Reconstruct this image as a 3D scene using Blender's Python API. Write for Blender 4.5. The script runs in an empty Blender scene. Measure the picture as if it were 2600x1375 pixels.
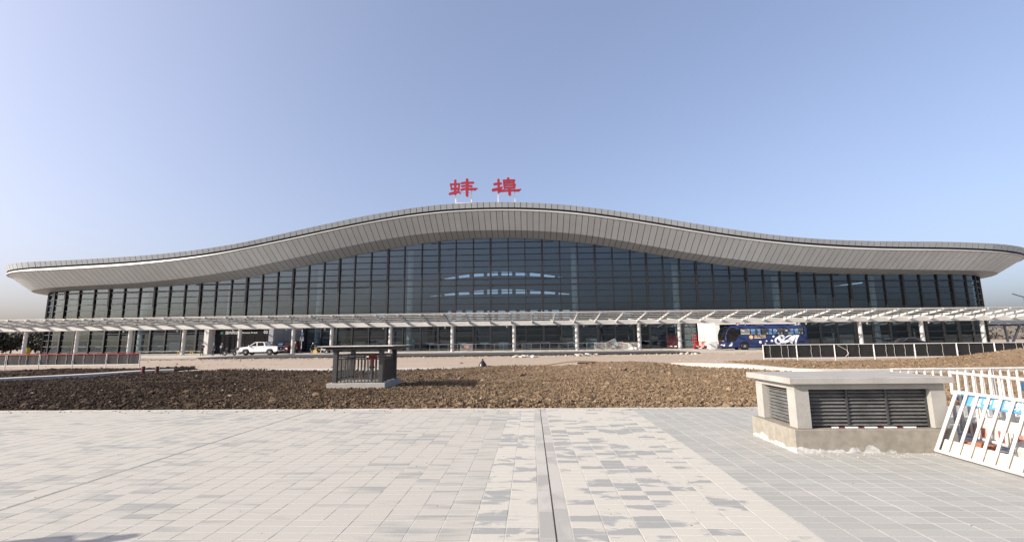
import bpy, bmesh, math, random
import numpy as np
from mathutils import Matrix, Vector

random.seed(7); rng = np.random.default_rng(7)
SC = bpy.context.scene
COL = SC.collection
R = math.radians

# ------------------------------------------------------------------ camera
cam_d = bpy.data.cameras.new('camera'); cam = bpy.data.objects.new('camera', cam_d); COL.objects.link(cam)
cam_d.sensor_fit = 'HORIZONTAL'; cam_d.sensor_width = 36.0; cam_d.lens = 1165.0 / 2600 * 36
cam_d.clip_start = 0.05; cam_d.clip_end = 20000
PITCH, ROLL = R(8.69), R(0.6)
fwd = Vector((0, math.cos(PITCH), math.sin(PITCH))); rt = Vector((1, 0, 0)); up = rt.cross(fwd)
r2 = rt * math.cos(ROLL) - up * math.sin(ROLL); u2 = up * math.cos(ROLL) + rt * math.sin(ROLL)
cam.matrix_world = Matrix(((r2.x, u2.x, -fwd.x, 0), (r2.y, u2.y, -fwd.y, 0), (r2.z, u2.z, -fwd.z, 1.6), (0, 0, 0, 1)))
SC.camera = cam

# ------------------------------------------------------------------ light
SUN_EL, SUN_AZ = R(27.0), R(21.0)           # azimuth: sun stands left (-x) and 21 degrees behind the camera
to_sun = Vector((-math.cos(SUN_EL) * math.cos(SUN_AZ), -math.cos(SUN_EL) * math.sin(SUN_AZ), math.sin(SUN_EL)))
world = bpy.data.worlds.new('World'); SC.world = world; world.use_nodes = True
wn = world.node_tree.nodes; wl = world.node_tree.links
bg = wn['Background']
sky = wn.new('ShaderNodeTexSky'); sky.sky_type = 'NISHITA'; sky.sun_disc = False
sky.sun_elevation = SUN_EL
sky.sun_rotation = math.atan2(to_sun.x, to_sun.y)
sky.altitude = 0; sky.air_density = 0.8; sky.dust_density = 4.8; sky.ozone_density = 1.2
tint = wn.new('ShaderNodeMix'); tint.data_type = 'RGBA'; tint.blend_type = 'MULTIPLY'; tint.inputs['Factor'].default_value = 1.0
tint.inputs['B'].default_value = (1.15, 1.14, 1.26, 1)          # white balance of the hazy winter sky
soft = wn.new('ShaderNodeGamma'); soft.inputs[1].default_value = 0.72      # hazier, more even sky
wl.new(sky.outputs[0], soft.inputs[0]); wl.new(soft.outputs[0], tint.inputs['A']); wl.new(tint.outputs['Result'], bg.inputs[0]); bg.inputs[1].default_value = 0.15
sun_d = bpy.data.lights.new('sun', 'SUN'); sun_d.energy = 3.9; sun_d.angle = R(0.55); sun_d.color = (1.0, 0.925, 0.79)
sun = bpy.data.objects.new('sun', sun_d); COL.objects.link(sun); sun.location = (-60, -30, 60)
sun.rotation_euler = to_sun.to_track_quat('Z', 'Y').to_euler()
SC.view_settings.view_transform = 'Standard'; SC.view_settings.look = 'None'
SC.view_settings.exposure = 1.0; SC.view_settings.gamma = 1.0
SC.view_settings.use_curve_mapping = False
SC.cycles.max_bounces = 8; SC.cycles.transparent_max_bounces = 16

# ------------------------------------------------------------------ materials
MATS = {}
def nt(name):
    m = bpy.data.materials.new(name); m.use_nodes = True
    MATS[name] = m
    return m, m.node_tree.nodes, m.node_tree.links, m.node_tree.nodes['Principled BSDF']
def pm(name, col, rough=0.6, metal=0.0, var=0.12, vscale=3.0, bump=0.0, bscale=30.0, spec=0.5, coord='Object', col2=None, island=0.0):
    m, n, l, b = nt(name)
    b.inputs['Roughness'].default_value = rough; b.inputs['Metallic'].default_value = metal
    b.inputs['Specular IOR Level'].default_value = spec
    tc = n.new('ShaderNodeTexCoord')
    src = tc.outputs['Object'] if coord == 'Object' else n.new('ShaderNodeNewGeometry').outputs['Position']
    no = n.new('ShaderNodeTexNoise'); no.inputs['Scale'].default_value = vscale; no.inputs['Detail'].default_value = 6; no.inputs['Roughness'].default_value = 0.65
    l.new(src, no.inputs['Vector'])
    rp = n.new('ShaderNodeValToRGB'); e = rp.color_ramp.elements
    c2 = col2 if col2 else tuple(c * (1 - var * 1.6) for c in col)
    e[0].position = 0.3; e[0].color = (*c2, 1)
    e[1].position = 0.7; e[1].color = (*[min(1, c * (1 + var * 0.5)) for c in col], 1)
    l.new(no.outputs['Fac'], rp.inputs['Fac'])
    out = rp.outputs['Color']
    if island > 0:
        ge = n.new('ShaderNodeNewGeometry'); oi = n.new('ShaderNodeObjectInfo')
        ad = n.new('ShaderNodeMath'); ad.operation = 'ADD'; fr = n.new('ShaderNodeMath'); fr.operation = 'FRACT'
        l.new(ge.outputs['Random Per Island'], ad.inputs[0]); l.new(oi.outputs['Random'], ad.inputs[1]); l.new(ad.outputs[0], fr.inputs[0])
        mr = n.new('ShaderNodeMapRange'); mr.inputs['To Min'].default_value = 1 - island; mr.inputs['To Max'].default_value = 1 + island
        l.new(fr.outputs[0], mr.inputs['Value'])
        hs = n.new('ShaderNodeHueSaturation'); l.new(mr.outputs[0], hs.inputs['Value']); l.new(out, hs.inputs['Color']); out = hs.outputs['Color']
    l.new(out, b.inputs['Base Color'])
    if bump > 0:
        nb = n.new('ShaderNodeTexNoise'); nb.inputs['Scale'].default_value = bscale; nb.inputs['Detail'].default_value = 4
        l.new(src, nb.inputs['Vector'])
        bp = n.new('ShaderNodeBump'); bp.inputs['Strength'].default_value = bump; bp.inputs['Distance'].default_value = 0.02
        l.new(nb.outputs['Fac'], bp.inputs['Height']); l.new(bp.outputs[0], b.inputs['Normal'])
    return m
def glassmat(name, tint, base=0.06, amp=0.7, rough=0.0, power=3.0):
    m, n, l, b = nt(name); n.remove(b)
    out = n['Material Output']
    tr = n.new('ShaderNodeBsdfTransparent'); tr.inputs[0].default_value = (*tint, 1)
    gl = n.new('ShaderNodeBsdfGlossy'); gl.inputs['Roughness'].default_value = rough; gl.inputs[0].default_value = (0.78, 0.90, 1, 1)
    lw = n.new('ShaderNodeLayerWeight'); lw.inputs[0].default_value = 0.5
    pw = n.new('ShaderNodeMath'); pw.operation = 'POWER'; pw.inputs[1].default_value = power; l.new(lw.outputs['Facing'], pw.inputs[0])
    ma = n.new('ShaderNodeMath'); ma.operation = 'MULTIPLY_ADD'; ma.inputs[1].default_value = amp; ma.inputs[2].default_value = base
    l.new(pw.outputs[0], ma.inputs[0])
    # slight waviness of the panes
    tc = n.new('ShaderNodeTexCoord'); no = n.new('ShaderNodeTexNoise'); no.inputs['Scale'].default_value = 0.5
    l.new(tc.outputs['Object'], no.inputs['Vector'])
    bp = n.new('ShaderNodeBump'); bp.inputs['Strength'].default_value = 0.02; bp.inputs['Distance'].default_value = 0.05
    l.new(no.outputs['Fac'], bp.inputs['Height']); l.new(bp.outputs[0], gl.inputs['Normal'])
    mx = n.new('ShaderNodeMixShader'); l.new(ma.outputs[0], mx.inputs[0]); l.new(tr.outputs[0], mx.inputs[1]); l.new(gl.outputs[0], mx.inputs[2])
    l.new(mx.outputs[0], out.inputs[0])
    return m

pm('alu_soffit', (0.50, 0.535, 0.565), 0.42, 0.0, 0.05, 0.4, spec=0.5, island=0.05)
pm('alu', (0.325, 0.35, 0.372), 0.42, 0.0, 0.05, 0.4, spec=0.5, island=0.03)
pm('alu_eave', (0.30, 0.315, 0.335), 0.35, 0.0, 0.05, 0.4, spec=0.5, island=0.03)
pm('band', (0.42, 0.43, 0.44), 0.35, 0.0, 0.04, 0.4)
pm('dark_reveal', (0.015, 0.015, 0.017), 0.8, 0, 0.2)
pm('roof_top', (0.5, 0.5, 0.52), 0.5, 0, 0.1)
pm('mullion', (0.012, 0.0125, 0.015), 0.45, 0.0, 0.2, 2.0)
glassmat('facade_glass', (0.70, 0.77, 0.80), base=0.072, amp=0.06, power=2.0)
glassmat('back_glass', (0.9, 0.93, 0.95), base=0.03, amp=0.5)
glassmat('canopy_glass', (0.75, 0.8, 0.8), base=0.05, amp=0.5)
glassmat('vehicle_glass', (0.35, 0.38, 0.42), base=0.06, amp=0.7)
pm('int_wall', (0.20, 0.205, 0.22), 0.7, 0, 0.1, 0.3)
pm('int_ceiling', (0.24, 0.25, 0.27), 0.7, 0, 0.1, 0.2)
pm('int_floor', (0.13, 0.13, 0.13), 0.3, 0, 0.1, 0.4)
pm('int_column', (0.62, 0.63, 0.6), 0.5, 0, 0.06, 0.5)
pm('int_dark', (0.06, 0.065, 0.07), 0.6, 0, 0.2, 0.7)
pm('white_paint', (0.64, 0.625, 0.60), 0.42, 0, 0.06, 1.5)
pm('canopy_white', (0.46, 0.45, 0.435), 0.42, 0, 0.1, 0.6)
pm('canopy_slat', (0.40, 0.39, 0.375), 0.45, 0, 0.25, 0.8)
pm('board_beige', (0.50, 0.445, 0.40), 0.6, 0, 0.2, 5.0)
pm('white_dirty', (0.58, 0.555, 0.52), 0.5, 0, 0.22, 4.0)
pm('panel_shaded', (0.30, 0.30, 0.33), 0.45, 0, 0.08, 0.6)  # white portal wall with its shade put into the colour
pm('panel_sunlit', (0.74, 0.72, 0.66), 0.45, 0, 0.05, 0.6)  # white portal wall with warm sunlight put into the colour
pm('black_glass', (0.012, 0.014, 0.022), 0.08, 0, 0.2, 0.5)
pm('sign_white', (0.8, 0.8, 0.78), 0.5, 0, 0.02)
sl, sln, sll, slb = nt('sign_white_glow'); slb.inputs['Base Color'].default_value = (0.8, 0.8, 0.78, 1); slb.inputs['Emission Color'].default_value = (1, 1, 0.97, 1); slb.inputs['Emission Strength'].default_value = 0.35  # glow added so the shaded, recessed lettering reads bright
pm('sign_green', (0.02, 0.32, 0.24), 0.5, 0, 0.05)
pm('sticker_blue', (0.25, 0.55, 0.85), 0.5, 0, 0.05)
pm('red_letter', (0.27, 0.008, 0.024), 0.45, 0, 0.06, 0.6)
pm('steel_grey', (0.35, 0.36, 0.37), 0.4, 0.3, 0.12, 2.0)
pm('rail_steel', (0.5, 0.5, 0.5), 0.3, 0.8, 0.1, 2.0)
pm('concrete', (0.50, 0.46, 0.41), 0.85, 0, 0.14, 1.2, bump=0.25, bscale=22, coord='W')
pm('concrete_kerb', (0.45, 0.42, 0.385), 0.85, 0, 0.12, 1.5, bump=0.2, bscale=15, coord='W')
pm('render_wall', (0.32, 0.305, 0.285), 0.85, 0, 0.12, 3.0, bump=0.15, bscale=40, coord='W')
pm('asphalt', (0.045, 0.044, 0.046), 0.85, 0, 0.22, 0.6, bump=0.2, bscale=60, coord='W')
pm('asphalt_edge', (0.018, 0.017, 0.017), 0.9, 0, 0.4, 3.0, bump=0.5, bscale=20, coord='W')
pm('pavilion_metal', (0.055, 0.057, 0.06), 0.45, 0.2, 0.2, 3.0)
pm('louver', (0.16, 0.16, 0.158), 0.5, 0.2, 0.3, 5.0, col2=(0.09, 0.09, 0.09))
pm('red_paint', (0.5, 0.03, 0.03), 0.4, 0, 0.15, 3.0)
pm('dark_red', (0.11, 0.016, 0.018), 0.5, 0, 0.2, 3.0)
pm('yellow_paint', (0.65, 0.42, 0.06), 0.5, 0, 0.15, 3.0)
pm('blue_board', (0.09, 0.26, 0.48), 0.5, 0, 0.15, 3.0)
pm('brick', (0.36, 0.14, 0.08), 0.85, 0, 0.2, 8.0, bump=0.3)
pm('pink_stripe', (0.66, 0.26, 0.22), 0.6, 0, 0.3, 6.0)
pm('fence_mesh', (0.014, 0.013, 0.014), 0.85, 0, 0.3, 2.0)
pm('fence_mesh_left', (0.032, 0.03, 0.032), 0.85, 0, 0.3, 2.0)
pm('cord', (0.42, 0.4, 0.38), 0.7, 0, 0.2, 3.0)
pm('rubber', (0.02, 0.02, 0.02), 0.7, 0, 0.2, 5.0)
pm('chrome', (0.6, 0.6, 0.6), 0.25, 0.9, 0.05)
pm('bus_blue', (0.018, 0.038, 0.135), 0.22, 0, 0.06, 0.5)
pm('bus_dark', (0.012, 0.011, 0.013), 0.15, 0, 0.2, 0.5)
pm('bus_white', (0.85, 0.87, 0.9), 0.4, 0, 0.02)
pm('bus_orange', (0.85, 0.42, 0.16), 0.5, 0, 0.1)
pm('bus_gold', (0.85, 0.62, 0.35), 0.5, 0, 0.05)
pm('curtain', (0.16, 0.32, 0.58), 0.8, 0, 0.25, 6.0)
pm('seat_grey', (0.35, 0.36, 0.33), 0.8, 0, 0.1)
pm('truck_white', (0.82, 0.82, 0.82), 0.25, 0, 0.02, 0.5)
pm('lamp_red', (0.4, 0.02, 0.02), 0.3, 0, 0.1)
pm('cloth_black', (0.018, 0.018, 0.022), 0.85, 0, 0.3, 6.0)
pm('cloth_navy', (0.02, 0.028, 0.045), 0.85, 0, 0.3, 6.0)
pm('cloth_grey', (0.09, 0.09, 0.09), 0.85, 0, 0.3, 6.0)
pm('skin', (0.5, 0.32, 0.23), 0.6, 0, 0.08)
pm('hair', (0.015, 0.012, 0.01), 0.6, 0, 0.2)
pm('bark', (0.10, 0.08, 0.065), 0.9, 0, 0.3, 6.0, bump=0.4)
pm('leaf_dark', (0.040, 0.040, 0.033), 0.75, 0, 0.4, 1.2, island=0.35)
pm('leaf_mid', (0.05, 0.052, 0.040), 0.75, 0, 0.4, 1.2, island=0.35)
pm('twig', (0.13, 0.115, 0.10), 0.9, 0, 0.3, 4.0)
pm('bag_black', (0.015, 0.015, 0.016), 0.3, 0, 0.3, 6.0, bump=0.5, bscale=14)
pm('sack', (0.62, 0.60, 0.56), 0.7, 0, 0.25, 5.0, bump=0.5, bscale=18)
pm('wood_pole', (0.30, 0.19, 0.11), 0.8, 0, 0.2, 6.0)

# --- soil: clods from near black-brown (left: damp plus painted-in shade of the clods) to tan
def soil_mat(name):
    m, n, l, b = nt(name); b.inputs['Roughness'].default_value = 0.95; b.inputs['Specular IOR Level'].default_value = 0.15
    ge = n.new('ShaderNodeNewGeometry')
    no = n.new('ShaderNodeTexNoise'); no.inputs['Scale'].default_value = 0.35; no.inputs['Detail'].default_value = 5; l.new(ge.outputs['Position'], no.inputs['Vector'])
    nf = n.new('ShaderNodeTexNoise'); nf.inputs['Scale'].default_value = 14; nf.inputs['Detail'].default_value = 5; l.new(ge.outputs['Position'], nf.inputs['Vector'])
    sx = n.new('ShaderNodeSeparateXYZ'); l.new(ge.outputs['Position'], sx.inputs[0])
    # left side darkened: damp soil, plus the clods' shaded faces put in
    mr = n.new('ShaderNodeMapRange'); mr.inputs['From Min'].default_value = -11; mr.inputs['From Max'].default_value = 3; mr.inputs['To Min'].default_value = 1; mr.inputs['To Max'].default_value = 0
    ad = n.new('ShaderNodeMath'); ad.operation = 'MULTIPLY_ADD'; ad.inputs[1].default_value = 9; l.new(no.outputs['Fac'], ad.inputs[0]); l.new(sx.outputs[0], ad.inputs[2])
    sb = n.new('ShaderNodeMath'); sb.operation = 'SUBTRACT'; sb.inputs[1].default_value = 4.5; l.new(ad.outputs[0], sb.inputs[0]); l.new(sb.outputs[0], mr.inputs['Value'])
    r1 = n.new('ShaderNodeValToRGB'); e = r1.color_ramp.elements
    e[0].position = 0.0; e[0].color = (0.085, 0.058, 0.036, 1); e[1].position = 1.0; e[1].color = (0.26, 0.185, 0.118, 1)
    ad2 = n.new('ShaderNodeMath'); ad2.operation = 'MULTIPLY_ADD'; ad2.inputs[1].default_value = 0.55; l.new(ge.outputs['Random Per Island'], ad2.inputs[0])
    ml = n.new('ShaderNodeMath'); ml.operation = 'MULTIPLY'; ml.inputs[1].default_value = 0.6; l.new(nf.outputs['Fac'], ml.inputs[0]); l.new(ml.outputs[0], ad2.inputs[2])
    l.new(ad2.outputs[0], r1.inputs[0])
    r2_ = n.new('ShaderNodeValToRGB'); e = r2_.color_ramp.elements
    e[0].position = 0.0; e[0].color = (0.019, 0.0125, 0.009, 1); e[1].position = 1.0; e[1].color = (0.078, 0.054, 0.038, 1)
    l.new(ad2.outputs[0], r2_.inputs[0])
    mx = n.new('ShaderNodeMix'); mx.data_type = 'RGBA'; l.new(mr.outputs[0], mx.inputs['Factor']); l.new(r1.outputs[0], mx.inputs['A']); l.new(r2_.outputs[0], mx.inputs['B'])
    l.new(mx.outputs['Result'], b.inputs['Base Color'])
    bp = n.new('ShaderNodeBump'); bp.inputs['Strength'].default_value = 0.6; bp.inputs['Distance'].default_value = 0.03
    n3 = n.new('ShaderNodeTexNoise'); n3.inputs['Scale'].default_value = 26; n3.inputs['Detail'].default_value = 6; l.new(ge.outputs['Position'], n3.inputs['Vector'])
    l.new(n3.outputs['Fac'], bp.inputs['Height']); l.new(bp.outputs[0], b.inputs['Normal'])
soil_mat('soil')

# --- compacted construction road with wheel streaks along x
def road_mat(name, c0, c1, streak=True):
    m, n, l, b = nt(name); b.inputs['Roughness'].default_value = 0.95; b.inputs['Specular IOR Level'].default_value = 0.2
    ge = n.new('ShaderNodeNewGeometry'); mp = n.new('ShaderNodeMapping'); mp.inputs['Scale'].default_value = (0.05, 0.9, 1) if streak else (0.4, 0.4, 1)
    l.new(ge.outputs['Position'], mp.inputs[0])
    a = n.new('ShaderNodeTexNoise'); a.inputs['Scale'].default_value = 1.0; a.inputs['Detail'].default_value = 7; a.inputs['Roughness'].default_value = 0.7; l.new(mp.outputs[0], a.inputs['Vector'])
    c = n.new('ShaderNodeTexNoise'); c.inputs['Scale'].default_value = 2.2; c.inputs['Detail'].default_value = 8; c.inputs['Roughness'].default_value = 0.75; l.new(ge.outputs['Position'], c.inputs['Vector'])
    md = n.new('ShaderNodeMath'); md.operation = 'MULTIPLY_ADD'; md.inputs[1].default_value = 0.45; l.new(c.outputs['Fac'], md.inputs[0])
    m2 = n.new('ShaderNodeMath'); m2.operation = 'MULTIPLY'; m2.inputs[1].default_value = 0.6; l.new(a.outputs['Fac'], m2.inputs[0]); l.new(m2.outputs[0], md.inputs[2])
    rp = n.new('ShaderNodeValToRGB'); e = rp.color_ramp.elements; e[0].position = 0.36; e[0].color = (*c0, 1); e[1].position = 0.68; e[1].color = (*c1, 1)
    l.new(md.outputs[0], rp.inputs[0]); l.new(rp.outputs[0], b.inputs['Base Color'])
    bp = n.new('ShaderNodeBump'); bp.inputs['Strength'].default_value = 0.4; bp.inputs['Distance'].default_value = 0.05
    l.new(c.outputs['Fac'], bp.inputs['Height']); l.new(bp.outputs[0], b.inputs['Normal'])
road_mat('road_dirt', (0.26, 0.205, 0.16), (0.41, 0.335, 0.27))
road_mat('ground_earth', (0.26, 0.21, 0.16), (0.38, 0.31, 0.25), False)
road_mat('forecourt_concrete', (0.33, 0.295, 0.255), (0.46, 0.42, 0.37), False)

# --- pavers: grey granite-look concrete with cement dust left in patches
def paver_mat(name, dust_amt, clean, dust, lo, hi, stretch=(1, 1, 1)):
    m, n, l, b = nt(name); b.inputs['Roughness'].default_value = 0.85; b.inputs['Specular IOR Level'].default_value = 0.3
    ge = n.new('ShaderNodeNewGeometry'); oi = n.new('ShaderNodeObjectInfo')
    ad = n.new('ShaderNodeMath'); ad.operation = 'ADD'; fr = n.new('ShaderNodeMath'); fr.operation = 'FRACT'
    l.new(ge.outputs['Random Per Island'], ad.inputs[0]); l.new(oi.outputs['Random'], ad.inputs[1]); l.new(ad.outputs[0], fr.inputs[0])
    mp = n.new('ShaderNodeMapping'); mp.inputs['Scale'].default_value = stretch; mp.inputs['Rotation'].default_value = (0, 0, 0.5)
    l.new(ge.outputs['Position'], mp.inputs[0])
    big = n.new('ShaderNodeTexNoise'); big.inputs['Scale'].default_value = 0.55; big.inputs['Detail'].default_value = 3; l.new(ge.outputs['Position'], big.inputs['Vector'])
    fi = n.new('ShaderNodeTexNoise'); fi.inputs['Scale'].default_value = 2.6; fi.inputs['Detail'].default_value = 5; fi.inputs['Roughness'].default_value = 0.55; fi.inputs['Distortion'].default_value = 0.6; l.new(mp.outputs[0], fi.inputs['Vector'])
    sp = n.new('ShaderNodeTexNoise'); sp.inputs['Scale'].default_value = 90; sp.inputs['Detail'].default_value = 3; l.new(ge.outputs['Position'], sp.inputs['Vector'])
    # mask = fine + per-paver + large
    s1 = n.new('ShaderNodeMath'); s1.operation = 'MULTIPLY_ADD'; s1.inputs[1].default_value = 0.34; l.new(fr.outputs[0], s1.inputs[0]); l.new(fi.outputs['Fac'], s1.inputs[2])
    s2 = n.new('ShaderNodeMath'); s2.operation = 'MULTIPLY_ADD'; s2.inputs[1].default_value = 0.9; l.new(big.outputs['Fac'], s2.inputs[0]); l.new(s1.outputs[0], s2.inputs[2])
    mr = n.new('ShaderNodeMapRange'); mr.inputs['From Min'].default_value = lo; mr.inputs['From Max'].default_value = hi; mr.inputs['To Min'].default_value = 0; mr.inputs['To Max'].default_value = dust_amt
    l.new(s2.outputs[0], mr.inputs['Value'])
    mr2 = n.new('ShaderNodeMapRange'); mr2.inputs['To Min'].default_value = 0.93; mr2.inputs['To Max'].default_value = 1.06; l.new(fr.outputs[0], mr2.inputs['Value'])
    hs = n.new('ShaderNodeHueSaturation'); hs.inputs['Color'].default_value = (*clean, 1); l.new(mr2.outputs[0], hs.inputs['Value'])
    mx = n.new('ShaderNodeMix'); mx.data_type = 'RGBA'; l.new(mr.outputs[0], mx.inputs['Factor']); l.new(hs.outputs[0], mx.inputs['A']); mx.inputs['B'].default_value = (*dust, 1)
    sm = n.new('ShaderNodeMapRange'); sm.inputs['From Min'].default_value = 0.3; sm.inputs['From Max'].default_value = 0.7; sm.inputs['To Min'].default_value = 0.9; sm.inputs['To Max'].default_value = 1.08; l.new(sp.outputs['Fac'], sm.inputs['Value'])
    h2 = n.new('ShaderNodeHueSaturation'); l.new(sm.outputs[0], h2.inputs['Value']); l.new(mx.outputs['Result'], h2.inputs['Color'])
    l.new(h2.outputs[0], b.inputs['Base Color'])
    bp = n.new('ShaderNodeBump'); bp.inputs['Strength'].default_value = 0.25; bp.inputs['Distance'].default_value = 0.004; l.new(sp.outputs['Fac'], bp.inputs['Height']); l.new(bp.outputs[0], b.inputs['Normal'])
CLEAN, DUST = (0.29, 0.29, 0.28), (0.42, 0.40, 0.355)
paver_mat('paver_left', 0.85, (0.29, 0.286, 0.27), (0.405, 0.383, 0.34), 0.86, 1.08, (0.5, 3.0, 1))
paver_mat('paver_mid', 1.0, CLEAN, (0.44, 0.418, 0.37), 1.0, 1.06, (1.0, 2.0, 1))
paver_mat('paver_right', 0.45, (0.32, 0.316, 0.295), (0.40, 0.385, 0.345), 1.25, 1.5, (1, 1, 1))
paver_mat('drain_stone', 0.6, (0.32, 0.312, 0.29), (0.45, 0.42, 0.38), 1.0, 1.2, (1, 1, 1))
pm('joint_sand', (0.47, 0.44, 0.405), 0.95, 0, 0.1, 0.9, coord='W', col2=(0.30, 0.28, 0.26))
pm('joint_grey', (0.13, 0.125, 0.12), 0.9, 0, 0.3, 1.5, coord='W', col2=(0.26, 0.25, 0.235))
pm('slot_dark', (0.02, 0.018, 0.016), 0.9, 0, 0.2)

# vent plinth: cement render with white efflorescence along the foot
def plinth_mat():
    m, n, l, b = nt('plinth'); b.inputs['Roughness'].default_value = 0.9
    ge = n.new('ShaderNodeNewGeometry'); sx = n.new('ShaderNodeSeparateXYZ'); l.new(ge.outputs['Position'], sx.inputs[0])
    a = n.new('ShaderNodeTexNoise'); a.inputs['Scale'].default_value = 5; a.inputs['Detail'].default_value = 4; l.new(ge.outputs['Position'], a.inputs['Vector'])
    s = n.new('ShaderNodeMath'); s.operation = 'MULTIPLY_ADD'; s.inputs[1].default_value = -3.2; l.new(sx.outputs[2], s.inputs[0]); l.new(a.outputs['Fac'], s.inputs[2])
    xr = n.new('ShaderNodeMapRange'); xr.inputs['From Min'].default_value = 5.0; xr.inputs['From Max'].default_value = 5.5; xr.inputs['To Min'].default_value = 0; xr.inputs['To Max'].default_value = -0.4; l.new(sx.outputs[0], xr.inputs['Value'])
    ad = n.new('ShaderNodeMath'); ad.operation = 'ADD'; l.new(s.outputs[0], ad.inputs[0]); l.new(xr.outputs[0], ad.inputs[1])
    mr = n.new('ShaderNodeMapRange'); mr.inputs['From Min'].default_value = 0.30; mr.inputs['From Max'].default_value = 0.325; l.new(ad.outputs[0], mr.inputs['Value'])
    bz = n.new('ShaderNodeTexNoise'); bz.inputs['Scale'].default_value = 9; bz.inputs['Detail'].default_value = 6; l.new(ge.outputs['Position'], bz.inputs['Vector'])
    rp = n.new('ShaderNodeValToRGB'); e = rp.color_ramp.elements; e[0].position = 0.3; e[0].color = (0.19, 0.172, 0.142, 1); e[1].position = 0.7; e[1].color = (0.27, 0.248, 0.21, 1); l.new(bz.outputs['Fac'], rp.inputs[0])
    rw = n.new('ShaderNodeValToRGB'); e = rw.color_ramp.elements; e[0].position = 0.35; e[0].color = (0.25, 0.235, 0.22, 1); e[1].position = 0.58; e[1].color = (0.52, 0.52, 0.51, 1); l.new(bz.outputs['Fac'], rw.inputs[0])
    mx = n.new('ShaderNodeMix'); mx.data_type = 'RGBA'; l.new(mr.outputs[0], mx.inputs['Factor']); l.new(rp.outputs[0], mx.inputs['A']); l.new(rw.outputs[0], mx.inputs['B'])
    l.new(mx.outputs['Result'], b.inputs['Base Color'])
    bp = n.new('ShaderNodeBump'); bp.inputs['Strength'].default_value = 0.5; bp.inputs['Distance'].default_value = 0.01; l.new(bz.outputs['Fac'], bp.inputs['Height']); l.new(bp.outputs[0], b.inputs['Normal'])
plinth_mat()

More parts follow.
